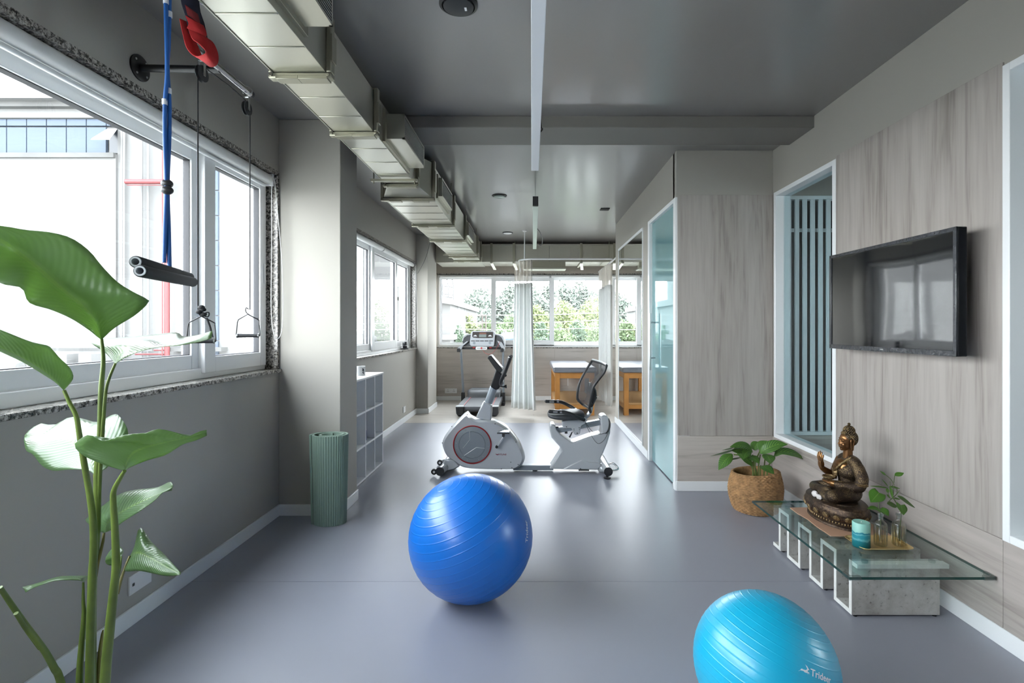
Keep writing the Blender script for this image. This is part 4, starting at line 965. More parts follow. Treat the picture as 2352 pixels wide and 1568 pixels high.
# ------------------------------------------------------------------ gym balls
def ballmat(name, col, rough):
    m, n, l, b = newmat(name); b.inputs['Base Color'].default_value = col; b.inputs['Roughness'].default_value = rough
    b.inputs['Specular IOR Level'].default_value = .55; b.inputs['Subsurface Weight'].default_value = .0
    t = n.new('ShaderNodeTexCoord'); z = n.new('ShaderNodeTexNoise'); z.inputs['Scale'].default_value = 260; l.new(t.outputs['Object'], z.inputs['Vector'])
    bu = n.new('ShaderNodeBump'); bu.inputs['Strength'].default_value = .05; bu.inputs['Distance'].default_value = .001
    l.new(z.outputs['Fac'], bu.inputs['Height']); l.new(bu.outputs[0], b.inputs['Normal'])
    b.inputs['Coat Weight'].default_value = .25; b.inputs['Coat Roughness'].default_value = .22
    return m
def gym_ball(label, cx, cy, r, axis, lat_rings, m_, logo, squash=.985):
    t = thing('exercise_ball', label, 'exercise ball', (cx, cy, 0))
    axis = Vector(axis).normalized(); q = axis.to_track_quat('Z', 'Y').to_matrix()
    prof = []; rings = sorted(lat_rings); N = 800
    for i in range(N+1):
        th = math.pi*i/N; d = 0
        for g in rings:
            x = (th-g)/R(.36); d += math.exp(-x*x)
        rr = r*(1 + .0029*min(1, d)); prof.append((max(1e-5, rr*math.sin(th)), rr*math.cos(th)))
    c = Vector((cx, cy, r*squash))
    mb = MB(); n = 112
    mb.lathe(prof, (0,0,0), n)
    for v in mb.v:
        w = q @ v; u_ = w.normalized(); lt = abs(math.degrees(math.acos(max(-1, min(1, v.normalized().z)))) - 90)
        if lt < 19 and logo is not None:
            k = max(0, min(1, (math.degrees(u_.angle(logo)) - 36)/10)); w = u_*(r + (w.length-r)*k)
        w.z *= squash; w += c; w.z = max(w.z, .0005); v[:] = w[:]
    o = mb.build('ball_shell', m_, t, smooth='all')
    def mp(lat0, lon0, roll):
        a = R(roll)
        def f(u, v):
            x = u*math.cos(a) - v*math.sin(a); y = u*math.sin(a) + v*math.cos(a)
            # lat0/lon0 given as a world direction; build tangent frame
            return None
        return f
    return t, c, q
# blue ball: pole towards upper left front
bc = Vector((-.303, 2.57, .307))
Rb = .3075
def pole_dir(px, py, c, r):
    d = Vector(((px-VX)/FPX, 1, -(py-VY)/FPX)).normalized(); o = Vector((0,0,CH)) - c
    b_ = o.dot(d); h = b_*b_ - (o.length_squared - r*r); h = max(h, 0); t = -b_-math.sqrt(h); return (o + d*t).normalized()
M['ballblue'] = ballmat('royal_blue_vinyl', (.002,.14,.56,1), .34)
M['ballcyan'] = ballmat('turquoise_vinyl', (.002,.36,.58,1), .36)
pd = pole_dir(1022, 1110, bc, Rb)
tb, cB, qB = gym_ball('big royal blue exercise ball with thin rings in the middle of the floor', bc.x, bc.y, Rb, pd, [R(8+7.0*k) for k in range(24)], M['ballblue'], pole_dir(1211, 1246, bc, Rb))
cc = Vector((.7785, 1.715, .2265)); Rc = .2265
cyax = Vector((.42, .10, .90)).normalized()
tcn, cC, qC = gym_ball('smaller turquoise exercise ball at the bottom right, cut by the photo edge', cc.x, cc.y, Rc, cyax, [R(8+6.3*k) for k in range(27)], M['ballcyan'], pole_dir(1880, 1552, Vector((.7785, 1.715, .2265*.985)), .2265))
M['print'] = mat('white_print', (.72,.76,.82), .5)
def on_ball(px, py, ux, uy, c, r, squash=.985):
    """map flat (u,v) in metres onto the ball: u follows image direction (ux,uy)"""
    n = pole_dir(px, py, c, r); a = pole_dir(px+ux*4, py+uy*4, c, r)
    tu = (a - n*a.dot(n)).normalized(); tv = n.cross(tu) * -1
    up = tv if tv.z > 0 else -tv
    def f(u, v):
        d = (n + tu*(u/r) + up*(v/r)).normalized(); w = d*(r*1.0045); w = Vector((w.x, w.y, w.z*squash)); return c + w
    return f
cCc = Vector((cc.x, cc.y, Rc*.985))
f = on_ball(1861, 1549, .93, .37, cCc, Rc)
text_on('Trideer', .0262, f, M['print'], tcn)
g = on_ball(1845, 1538, .97, .24, cCc, Rc)
k_ = .0355/600
deer = [(-245,-60),(-180,-20),(-150,10),(-110,60),(-60,70),(0,45),(120,45),(180,80),(210,110),(180,170),(150,230),(110,300),(170,245),(200,240),(235,200),(260,150),(330,80),(280,80),(240,60),(225,10),(230,-30),(280,-10),(330,-90),(310,-130),(320,-80),(260,-50),(240,-130),(215,-60),(180,-70),(60,-65),(0,-20),(-100,-20),(-170,-20),(-235,-75)]
mb = MB(); mb.add([g(x*k_, y*k_) for x, y in deer], [tuple(range(len(deer)))]); mb.build('deer_emblem', M['print'], tcn)
bcc = Vector((bc.x, bc.y, Rb*.985))
f = on_ball(1211, 1246, .10, -1.0, bcc, Rb)
text_on('Trideer', .034, f, M['print'], tb)

# ------------------------------------------------------------------ recumbent bike
BK = thing('recumbent_bike', 'silver recumbent exercise bike with a round grey flywheel cover ringed in red', 'exercise bike', (-.1, 4.83, 0))
M['silver'] = mat('silver_grey_plastic', (.54,.56,.585), .30, metal=.25, spec=.5)
M['silverd'] = mat('mid_grey_plastic', (.25,.28,.31), .38, metal=.2)
M['tubegrey'] = mat('grey_painted_tube', (.30,.34,.38), .3, metal=.3)
BY = 4.83
def B(x, y, Y=4.74): return P(960+x*.248756, 740+y*.248756, Y)     # crop pixel -> point on a plane of depth Y
def shell(name, m_, poly, ycen, half, par, prof=((1, .93), (.72, .985), (0, 1), (-.72, .985), (-1, .93)), smoothn=2, Yp=4.74):
    """closed outline lofted across its thickness with rounded flanks"""
    pts = resample([B(x, y, Yp) for x, y in poly + [poly[0]]], 90)[:-1]
    c = sum(pts, Vector())/len(pts); m = MB(); rings = []
    for s_, k in prof:
        rings.append([Vector((c.x+(p.x-c.x)*k, ycen - s_*half, c.z+(p.z-c.z)*k)) for p in pts])
    m.loft(rings); return m.build(name, m_, par, smooth=True, ang=50)
def plate(name, m_, poly, y0, y1, par, bev=.006, Yp=4.74, seg=3):
    return MB().prism([(v.x, y0, v.z) for v in (B(x, y, Yp) for x, y in poly)], (0, y1-y0, 0)).build(name, m_, par, bevel=bev, seg=seg, ang=30)
front = [(440,838),(470,872),(540,905),(640,905),(740,930),(830,985),(900,1065),(950,1145),(988,1250),(972,1312),(925,1352),(860,1362),(640,1362),(430,1348),(330,1290),(262,1240),(226,1165),(217,1110),(240,1055),(300,975),(370,900),(420,850)]
fs_ = shell('front_housing', M['silver'], front, BY, .10, BK)
yf = BY - .10                                                       # near flank plane
dc = B(502, 1128, yf-.0); s_m = .248756*yf/FPX                      # metres per crop pixel there
ring = MB().lathe([(168*s_m, 0), (168*s_m, -.010), (172*s_m, -.014), (177*s_m, -.010), (177*s_m, .005)], dc, 64, axis=(0,1,0), cap=False).build('red_ring', mat('red_trim', (.40,.015,.02), .35), BK, smooth=True)
cov = MB().lathe([(168*s_m, .0), (166*s_m, -.006), (126*s_m, -.012), (124*s_m, -.009), (120*s_m, -.009), (118*s_m, -.013), (.0001, -.013)], dc, 64, axis=(0,1,0), cap=False).build('flywheel_cover', M['silverd'], BK, smooth=True)
def Bd(x, y): v = B(x, y, yf); return Vector((v.x, yf-.0135, v.z))
m = MB()
for pl in ([(480,1003),(482,1078),(418,1158)], [(428,1228),(540,1152),(617,1160)]):
    m.tube([Bd(*q) for q in pl], .0035, 6)
m.build('cover_rib', M['silver'], cov, smooth=True)
m = MB()
for k in range(12):
    a = R(18+30*k + (6 if k % 2 else -6)); v = Vector((dc.x+148*s_m*math.cos(a), yf-.011, dc.z+148*s_m*math.sin(a))); m.ball(v, .0035, 8, 5)
m.build('cover_rivet', M['silver'], cov, smooth=True)
for (x, y) in ((455,853),(310,965),(222,1117),(712,937),(905,1105),(925,1312),(770,1353),(868,1340),(857,1290)):
    v = B(x, y, yf); MB().cyl((v.x, yf-.004+.02*(x<320), v.z), (v.x, yf+.02, v.z), .0042, n=10).build('screw_hole', M['black'], fs_)
def Bt(u, v): b_ = B(716, 1226, yf); return Vector((b_.x+u, yf-.0016, b_.z+v))
M['redtext'] = mat('dark_red_print', (.22,.015,.03), .5)
text_on('FiTLINE', .0195, lambda u, v: Bt(u+.024+v*.15, v), M['redtext'], fs_, wid=1.18)
mb = MB(); mb.add([Bt(-.004,.014), Bt(.02,.008), Bt(.026,.0135), Bt(.022,.0), Bt(.012,.002)], [(0,1,2,3,4)]); mb.build('arrow_mark', M['redtext'], fs_)
# crank and pedals
pv = B(728, 1146, yf-.03)
cr_ = MB().bar(B(728, 1146, yf-.03), B(790, 1060, yf-.03), .016, .024, up=(0,1,0)).cyl((pv.x, yf+.05, pv.z), (pv.x, yf-.03, pv.z), .014).build('crank_arm', M['silver'], BK, bevel=.003)
MB().cyl((pv.x, yf-.052, pv.z), (pv.x, yf-.028, pv.z), .013, n=18).build('crank_cap', M['black'], cr_, smooth=True)
pc = B(790, 1010, yf-.09)
m = MB().box(pc.x-.056, pc.x+.056, yf-.14, yf-.045, pc.z-.010, pc.z+.002).box(pc.x-.012, pc.x+.012, yf-.12, yf-.02, pc.z-.042, pc.z-.01)
pd_ = m.build('pedal', M['black'], BK, bevel=.004)
m = MB()
for k in range(9): m.box(pc.x-.05+.0115*k, pc.x-.043+.0115*k, yf-.138, yf-.05, pc.z+.002, pc.z+.008)
m.build('pedal_tread', M['chrome'], pd_)
MB().bar((pv.x, BY+.115, pv.z), (pv.x-.06, BY+.115, pv.z-.085), .016, .024, up=(0,1,0)).build('crank_arm', M['silver'], BK, bevel=.003)
MB().box(pv.x-.12, pv.x-.01, BY+.13, BY+.22, pv.z-.105, pv.z-.09).build('pedal', M['black'], BK, bevel=.004)
# console mast
plate('mast_base', M['silver'], [(598,738),(678,768),(678,845),(668,925),(528,888)], BY-.055, BY+.055, BK, .012)
MB().tube([B(640, 770, BY), B(700, 600, BY)], .037, 20, flat=(.85,1)).build('mast_tube', M['tubegrey'], BK, smooth=True)
hd = plate('console_head', M['blackm'], [(716,432),(800,505),(775,565),(742,622),(715,632),(665,600)], BY-.05, BY+.05, BK, .012)
plate('console_panel', M['black'], [(640,325),(655,308),(676,306),(782,432),(765,470),(728,452)], BY-.10, BY+.10, hd, .008)
M['screen'] = mat('console_screen', (.25,.29,.28), .2)
MB().obox(B(728, 372, BY)+Vector((.004,0,.004)), (B(780, 432, BY)-B(680, 312, BY))*.40, Vector((0,.075,0)), Vector((.004,0,.0035))).build('display', M['screen'], hd)
hb = bez([B(765, 575, yf+.03), B(768, 545, yf-.05), B(795, 470, yf-.075), B(848, 322, yf-.08)], 24)
MB().tube(hb, [.017]*6 + [.0165]*(len(hb)-6), 14).build('handlebar', M['black'], BK, smooth=True)
MB().tube([p + Vector((0, 2*(BY-p.y), 0)) for p in hb], .0165, 14).build('handlebar', M['black'], BK, smooth=True)
e = hb[-1]; dd = (hb[-1]-hb[-3]).normalized()
MB().cyl(e-dd*.004, e-dd*.001, .0178, n=16).build('bar_ring', M['steel'], BK, smooth=True)
MB().ball(e, .0165, 14, 8).build('bar_end', M['black'], BK, smooth=True)
kb = B(800, 600, BY+.0)
MB().tube([B(755, 590, BY), B(795, 596, BY)], .006, 8).lathe([(.006, 0), (.016, .02), (.018, .03), (.0001, .031)], B(790, 594, BY), 14, axis=(1,0,.1)).build('adjust_knob', M['black'], BK, smooth=True)
MB().ball(B(808, 490, BY), (.012,.012,.014), 10, 7).build('sensor_knob', M['black'], BK, smooth=True)
# floor beam, stabilisers, feet
bm_a, bm_b = B(880, 1335, BY), B(1250, 1335, BY)
MB().box(bm_a.x, bm_b.x, BY-.035, BY+.035, B(0,1358,BY).z, B(0,1312,BY).z).build('floor_beam', M['tubegrey'], BK, bevel=.006)
v = B(1082, 1375, BY); MB().lathe([(.02, 0), (.024, .004), (.02, .03), (.012, .034), (.012, max(.04, B(0,1358,BY).z))], (v.x, BY, 0), 18).build('beam_foot', M['black'], BK, smooth=True)
def stabil(x, y0, y1, zc, lab):
    MB().cyl((x, y0, zc), (x, y1, zc), .034, n=24).build('stabiliser', M['silver'], BK, smooth=True)
# front: tube runs across with wheels at both ends on brackets
fx = B(215, 1395, 4.66).x
zc = .075
A, Cc = Vector((B(205,1400,4.62).x, 4.62, .055)), Vector((B(330,1310,5.03).x, 5.03, .055))
MB().cyl(A, Cc, .036, n=24).build('stabiliser', M['silver'], BK, smooth=True)
MB().cyl(A-(Cc-A).normalized()*.014, A, .039, n=24).build('stabiliser_cap', M['black'], BK, smooth=True)
plate('front_bracket', M['silver'], [(250,1262),(330,1268),(388,1330),(330,1362),(270,1375),(215,1390),(190,1385)], BY-.09, BY+.09, BK, .014)
for (x, y, Y) in ((150, 1378, 4.66), (203, 1293, 5.02)):
    c = B(x, y, Y); c.z = max(c.z, .028)
    w = MB().lathe([(.010,-.012),(.022,-.012),(.027,-.009),(.027,.009),(.022,.012),(.010,.012)], c, 24, axis=(0,1,0)).build('transport_wheel', M['black'], BK, smooth=True)
    MB().cyl(c-Vector((0,.0135,0)), c+Vector((0,.0135,0)), .011, n=14).build('wheel_hub', M['chrome'], w, smooth=True)
    MB().bar(c+Vector((0,.012,0)), c+Vector((.085,.03 if Y < 4.8 else -.04,.035)), .010, .03).build('wheel_bracket', M['silver'], w, bevel=.003)
# rear
rA, rC = B(1757, 1392, 4.57), B(1690, 1285, 5.05); rA.z, rC.z = .066, .066
MB().cyl(rA, rC, .036, n=24).build('stabiliser', M['silver'], BK, smooth=True)
MB().cyl(rA-(rC-rA).normalized()*.012, rA, .039, n=24).build('stabiliser_cap', M['black'], BK, smooth=True)
MB().lathe([(.03, 0), (.032, .003), (.032, .012), (.012, .015), (.012, .045)], (rA.x-.008, rA.y+.01, 0), 20).build('levelling_foot', M['black'], BK, smooth=True)
MB().lathe([(.03, 0), (.032, .003), (.032, .012), (.012, .015), (.012, .045)], (rC.x, rC.y-.02, 0), 20).build('levelling_foot', M['black'], BK, smooth=True)
MB().lathe([(.03, 0), (.032, .003), (.012, .012), (.012, .03)], (Cc.x, Cc.y-.02, 0), 20).build('levelling_foot', M['black'], BK, smooth=True)
hl = [B(1740,1308,4.78), B(1800,1300,4.76), B(1842,1335,4.74), B(1842,1358,4.72), B(1790,1365,4.70), B(1745,1362,4.70)]
MB().tube(bez(hl, 30), .0085, 10).build('lift_handle', M['chrome'], BK, smooth=True)
MB().ball(B(1705, 1345, BY-.05), (.05,.06,.045), 20, 12).build('stabiliser_joint', M['silver'], BK, smooth=True)
# rear housing
rear = [(1215,950),(1245,940),(1268,950),(1278,995),(1318,1040),(1425,1112),(1465,1100),(1510,1082),(1600,1050),(1690,1030),(1698,1000),(1684,875),(1715,858),(1748,864),(1768,905),(1780,960),(1778,1020),(1752,1110),(1715,1200),(1680,1278),(1690,1330),(1655,1362),(1215,1357),(1262,1285),(1322,1190),(1308,1148),(1235,1068),(1216,1000)]
rh = plate('rear_housing', M['silver'], rear, BY-.085, BY+.085, BK, .022, seg=4)
ridge = [(1335,1358),(1420,1310),(1512,1268),(1590,1290),(1680,1296),(1690,1330),(1655,1362)]
plate('lower_cover', M['silver'], ridge, BY-.094, BY+.094, rh, .010)
MB().box(B(1483,0,yf).x, B(1580,0,yf).x, yf-.005, yf+.01, B(0,1369,yf).z, B(0,1361,yf).z).build('base_pad', M['black'], rh)
v = B(1500,1350,yf); MB().cyl((v.x, yf-.012, v.z), (v.x, yf, v.z), .004, n=10).build('screw_hole', M['black'], rh)
# seat rail and carriage
MB().bar(B(1270,995,BY), B(1700,915,BY), .07, .05, up=(0,0,1)).build('seat_rail', M['tubegrey'], BK, bevel=.004)
MB().bar(B(1280,1003,BY-.04), B(1700,932,BY-.04), .006, .014).build('rail_slot', M['silverd'], BK)
for (x, y) in ((1284,967),(1690,890)): v = B(x, y, BY-.04); MB().box(v.x-.014, v.x+.014, BY-.05, BY-.02, v.z-.008, v.z+.008).build('rail_stop', M['black'], BK)
car = plate('seat_carriage', M['silver'], [(1335,920),(1470,893),(1545,880),(1560,935),(1515,960),(1505,985),(1500,1035),(1470,1050),(1450,1045),(1432,1010),(1418,985),(1338,985)], BY-.055, BY+.055, BK, .006)
for (x, y, r_) in ((1371,964,.005),(1440,985,.004),(1488,972,.004),(1470,1023,.006),(1442,998,.003),(1490,988,.003)):
    v = B(x, y, BY-.055); MB().cyl((v.x, BY-.06, v.z), (v.x, BY-.054, v.z), r_, n=10).build('bolt', M['black'], car)
MB().box(B(1354,0,BY).x, B(1378,0,BY).x, BY-.04, BY, B(0,1020,BY).z, B(0,1003,BY).z).build('rail_foot', M['black'], car)
MB().tube([B(1425,1010,BY-.05), B(1410,1040,BY-.06), B(1398,1062,BY-.065)], [.004,.007,.008], 8).build('release_lever', M['black'], car, smooth=True)
# seat cushion and handles
def seat_mb():
    m = MB(); rings = []
    for (x, yt, yb, w) in ((1196,838,858,.05),(1205,832,868,.12),(1240,828,878,.17),(1330,818,888,.19),(1420,806,890,.18),(1500,808,892,.15),(1540,830,886,.10)):
        a, b_ = B(x, yt, BY), B(x, yb, BY); n = 20; q = []
        for k in range(n):
            t = 2*math.pi*k/n; cx_, sx_2 = math.cos(t), math.sin(t)
            q.append(Vector((a.x, BY + w*abs(cx_)**.7*(1 if cx_ > 0 else -1), (a.z+b_.z)/2 + (a.z-b_.z)/2*abs(sx_2)**.7*(1 if sx_2 > 0 else -1))))
        rings.append(q)
    return m.loft(rings)
seat_mb().build('seat_cushion', mat('charcoal_seat_vinyl', (.045,.05,.058), .5), BK, smooth=True, subsurf=1)
def handle(dy, off):
    pts = [(1220,823),(1300,828),(1355,830),(1420,850),(1480,880),(1535,900)] if dy < 0 else [(1185,729),(1270,732),(1330,738),(1400,772),(1455,806),(1500,850)]
    Yh = BY + dy; q = bez([B(x, y, Yh if i < 4 else Yh - dy*.35*(i-3)/2) for i, (x, y) in enumerate(pts)], 30)
    h = MB().tube(q, .0165, 14).build('side_handle', M['black'], BK, smooth=True)
    for k in ((2, 6), (7, 10)): MB().tube([p+Vector((0,-.002,.003)) for p in q[k[0]:k[1]]], .0168, 14).build('pulse_sensor', M['chrome'], h, smooth=True)
    MB().ball(q[0], .0165, 12, 8).build('handle_end', M['black'], h, smooth=True)
handle(-.25, 0); handle(.25, 1)
MB().tube(bez([B(1455,806,BY+.17), B(1490,840,BY+.05), B(1520,880,BY-.06), B(1548,905,BY-.12)], 16), .016, 12).build('handle_bracket', M['silver'], BK, smooth=True)
# backrest: mesh in a black frame on a silver strut
def back_px(t):     # outline across the side view: front face line and rear line
    return None
fl_ = [(1635,365),(1600,415),(1555,490),(1515,570),(1495,640),(1488,720),(1500,750),(1545,790)]
fr_ = [(1712,385),(1690,445),(1640,510),(1598,570),(1585,620),(1570,700),(1562,760),(1572,798)]
N_ = 26
la = resample([B(x, y, BY) for x, y in fl_], N_); lb = resample([B(x, y, BY) for x, y in fr_], N_)
def bk(i, s_):      # s_ -1..1 across the back; near edge sits to the right in the photo because the seat back is dished
    hw = .21*(1-.10*(i/(N_-1))**2)
    p = la[i].lerp(lb[i], .5 - .5*s_*.98); return Vector((p.x, BY + s_*hw, p.z))
m = MB(); rows = [[bk(i, -1+2*k/12) for k in range(13)] for i in range(N_)]
for rw in rows:
    for k, p in enumerate(rw): p.x += .018*(1-((k-6)/6)**2)
m.loft(rows, caps=False, closed=False)
def mesh_mat():
    mm, n, l, b = newmat('black_seat_mesh'); b.inputs['Base Color'].default_value = (.03,.033,.04,1); b.inputs['Roughness'].default_value = .6
    tr = n.new('ShaderNodeBsdfTransparent'); mx = n.new('ShaderNodeMixShader'); mx.inputs[0].default_value = .74
    l.new(tr.outputs[0], mx.inputs[1]); l.new(b.outputs[0], mx.inputs[2]); l.new(mx.outputs[0], n['Material Output'].inputs['Surface']); return mm
br = thing('backrest', None, None); br.parent = BK; br.location = (0, 0, 0)
COL.objects.unlink(br); bpy.data.objects.remove(br)
br = MB().tube([rows[0][k] for k in range(13)] + [rows[i][12] for i in range(1, N_)] + [rows[-1][k] for k in range(11, -1, -1)] + [rows[i][0] for i in range(N_-2, 0, -1)], .0125, 10, closed=True).build('backrest_frame', M['black'], BK, smooth=True)
m.build('mesh_back', mesh_mat(), br, smooth='all')
MB().tube([rows[0][k]+Vector((0,0,.007)) for k in range(13)], .010, 10).build('head_trim', M['silver'], br, smooth=True)
plate('lumbar_shell', M['black'], [(1592,560),(1620,575),(1650,630),(1656,680),(1640,735),(1610,770),(1600,690),(1580,650)], BY-.07, BY+.07, br, .02)
plate('strut_clamp', M['black'], [(1645,692),(1664,700),(1618,796),(1580,792),(1572,770),(1610,745)], BY-.035, BY+.035, br, .008)
MB().tube(bez([B(1600,775,BY), B(1590,825,BY), B(1560,865,BY), B(1520,885,BY)], 18), .019, 12).build('back_strut', M['silver'], BK, smooth=True)
MB().tube(bez([B(1545,925,BY-.06), B(1570,985,BY-.10), B(1610,1060,BY-.10), B(1660,1118,BY-.10), B(1710,1095,BY-.10), B(1745,1040,BY-.09), B(1776,960,BY-.08), B(1765,890,BY-.07)], 42), .0022, 6).tube(bez([B(1550,930,BY-.06), B(1610,1005,BY-.10), B(1690,1030,BY-.10), B(1760,1000,BY-.09), B(1774,920,BY-.08)], 30), .0022, 6).build('pulse_cable', M['black'], BK, smooth=True)
m = MB()
for k in range(4): m.tube(bez([B(1735,1030,BY-.09-.004*k), B(1770-4*k,985,BY-.09), B(1776-3*k,930,BY-.088), B(1762,885+6*k,BY-.08)], 15), .003, 6)
m.build('cable_bundle', M['black'], BK, smooth=True)

# ------------------------------------------------------------------ treadmill
TR = thing('treadmill', 'grey and black treadmill facing the end window', 'treadmill', (-.82, 8.4, 0))
M['tmgrey'] = mat('dark_grey_deck_plastic', (.075,.08,.088), .45)
M['tmsil'] = mat('silver_console_plastic', (.50,.53,.56), .35, metal=.2)
M['belt'] = mat('black_belt', (.05,.053,.06), .55, bump=.1, bscale=200)
tx0, tx1, ty0, ty1 = -1.148, -.502, 7.74, 8.98
MB().box(tx0+.10, tx1-.10, ty0+.03, ty1-.1, .10, .148).build('running_belt', M['belt'], TR, bevel=.02, seg=4)
MB().cyl((tx0+.09, ty0+.06, .105), (tx1-.09, ty0+.06, .105), .04, n=20).build('rear_roller', M['belt'], TR, smooth=True)
for s_, xa in ((0, tx0), (1, tx1-.115)):
    MB().box(xa, xa+.115, ty0+.05, ty1, .09, .152).build('side_rail', M['tmgrey'], TR, bevel=.012, seg=3)
    xr = xa+.10 if s_ == 0 else xa+.009
    MB().box(xr, xr+.008, ty0+.12, ty1-.02, .1525, .155).build('red_stripe', mat('red_stripe', (.5,.04,.04), .5) if s_ == 0 else bpy.data.materials['red_stripe'], TR)
    e_ = MB().prism([(xa-.004, ty0, .155), (xa+.119, ty0, .155), (xa+.119, ty0, .02), (xa+.03, ty0, .012), (xa+.006, ty0, .05)] if s_ == 0 else [(xa-.004, ty0, .155), (xa+.119, ty0, .155), (xa+.115, ty0, .05), (xa+.09, ty0, .012), (xa-.004, ty0, .012)], (0, .11, 0)).build('end_cap', M['black'], TR, bevel=.012, seg=3)
    MB().box(xa-.002, xa+.117, ty0-.002, ty0+.10, .150, .160).build('cap_top', M['tmsil'], e_, bevel=.004)
    for z in (.075, .105): MB().cyl((xa+.05, ty0-.003, z), (xa+.05, ty0+.003, z), .009, n=12).build('screw_hole', M['gasket'], e_)
    MB().cyl((xa+.05, ty0+.06, 0), (xa+.05, ty0+.06, .02), .025, n=16).build('foot', M['black'], TR)
    MB().cyl((xa+.05, ty1-.05, 0), (xa+.05, ty1-.05, .095), .025, n=16).build('foot', M['black'], TR)
hood = MB()
rings = []
for (y, z0_, z1_, w) in ((8.80, .13, .16, .27), (8.86, .10, .235, .285), (8.98, .06, .275, .30), (9.22, .06, .27, .30), (9.30, .08, .20, .27)):
    xm = (tx0+tx1)/2
    rings.append([(xm-w, y, z0_), (xm+w, y, z0_), (xm+w, y, z1_-.03), (xm+w-.05, y, z1_), (xm-w+.05, y, z1_), (xm-w, y, z1_-.03)])
hood.loft(rings).build('motor_hood', M['tmgrey'], TR, bevel=.012, seg=3)
MB().box((tx0+tx1)/2-.23, (tx0+tx1)/2+.23, 8.99, 9.02, .2755, .279).build('hood_trim', M['tmsil'], TR)
ux0, ux1, uy = (1061-VX)*8.95/FPX, (1156.5-VX)*8.95/FPX, 8.95
for X in (ux0, ux1):
    Xb = X+.02 if X == ux0 else X-.0
    MB().tube([(Xb, uy, .03), (Xb, uy, .30), (X, uy-.16, 1.02)], .0205, 14).build('upright', M['tubegrey'], TR, smooth=True)
    MB().box(Xb-.03, Xb+.03, uy-.12, uy+.10, .0, .06).build('upright_foot', M['black'], TR, bevel=.01)
    MB().box(Xb-.028, Xb+.028, uy-.05, uy+.05, .05, .22).build('upright_sleeve', M['black'], TR, bevel=.012)
def T(x, y, Y): return P(1030+x*.14665, 740+y*.14665, Y)
yc = 8.62
MB().tube([T(215, 405, yc), T(830, 405, yc)], .018, 14).build('front_rail', M['black'], TR, smooth=True)
cxm = (T(345,0,yc).x + T(730,0,yc).x)/2
def tprism(name, m_, pts, y0, y1, par, bev=.008): return MB().prism([(T(x, y, yc).x, y0, T(x, y, yc).z) for x, y in pts], (0, y1-y0, 0)).build(name, m_, par, bevel=bev, seg=3, ang=30)
dk = tprism('console_tray', M['tmgrey'], [(215,380),(235,340),(220,300),(240,230),(290,190),(400,180),(660,180),(800,190),(860,230),(870,290),(860,340),(838,385),(720,378),(340,378)], yc-.02, yc+.10, TR)
for pts in ([(212,300),(235,225),(285,188),(345,182),(345,200),(300,205),(250,240),(232,300)], [(735,182),(800,186),(860,220),(888,285),(885,400),(862,440),(862,300),(838,240),(790,205),(735,200)]):
    tprism('tray_rim', M['tmsil'], pts, yc-.03, yc+.10, dk, .006)
for pts in ([(145,405),(215,350),(300,290),(320,300),(232,370),(215,420),(200,460),(150,460)], [(765,285),(840,310),(885,400),(885,440),(866,460),(820,455),(830,390),(800,345)]):
    tprism('side_arm', M['tmsil'], pts, yc-.06, yc+.0, dk, .006)
for a, b_ in ((145, 193), (818, 866)): tprism('arm_grip', M['black'], [(a,420),(a+10,400),(b_-8,400),(b_,420),(b_,462),(a,462)], yc-.10, yc-.058, dk, .008)
co = tprism('console', M['tmsil'], [(362,150),(380,135),(705,133),(728,150),(738,175),(722,360),(705,375),(360,373),(338,350),(340,320)], yc-.06, yc-.018, TR, .014)
tprism('display_panel', mat('brown_black_display', (.05,.042,.038), .3), [(386,150),(700,150),(706,180),(700,240),(620,246),(480,246),(395,238),(378,220)], yc-.064, yc-.059, co, .002)
tprism('lcd', M['screen'], [(485,188),(600,188),(598,232),(485,232)], yc-.067, yc-.063, co, .001)
tprism('lcd_header', mat('rust_panel', (.22,.10,.07), .5), [(492,160),(598,160),(598,186),(492,186)], yc-.066, yc-.063, co, .001)
for k, x in enumerate((360, 430, 500, 570, 640)): tprism('button_row', M['black'], [(x,284),(x+62,284),(x+62,296),(x,296)], yc-.063, yc-.059, co, .001)
for x in (410, 655): v = T(x, 322, yc); MB().cyl((v.x, yc-.0625, v.z), (v.x, yc-.06, v.z), .022, n=20).build('speaker_grille', M['tubegrey'], co)
for x in (395, 625): tprism('dial_print', M['print'], [(x,215),(x+20,200),(x+38,196),(x+60,215),(x+60,219),(x,219)], yc-.0655, yc-.0638, co, 0)
ps = tprism('pulse_pad', M['white'], [(440,378),(606,378),(612,395),(604,430),(436,430),(428,400)], yc-.05, yc-.015, TR, .008)
tprism('pad_bar', M['tubegrey'], [(450,398),(592,398),(592,410),(450,410)], yc-.053, yc-.049, ps, .001)
v = T(523, 402, yc); MB().cyl((v.x, yc-.056, v.z), (v.x, yc-.05, v.z), .016, n=18).build('stop_button', bpy.data.materials['red_stripe'], ps, smooth=True)
for a in (380, 640): MB().tube([T(a, 402, yc), T(a+38, 402, yc)], .0186, 12).build('red_band', bpy.data.materials['red_stripe'], TR, smooth=True)
MB().tube(bez([T(805,300,yc-.07), T(775,370,yc-.07), T(735,430,yc-.07), T(690,478,yc-.05), T(630,500,yc-.05), T(570,475,yc-.05), T(535,430,yc-.055)], 40), .003, 6).build('safety_cord', bpy.data.materials['red_stripe'], TR, smooth=True)

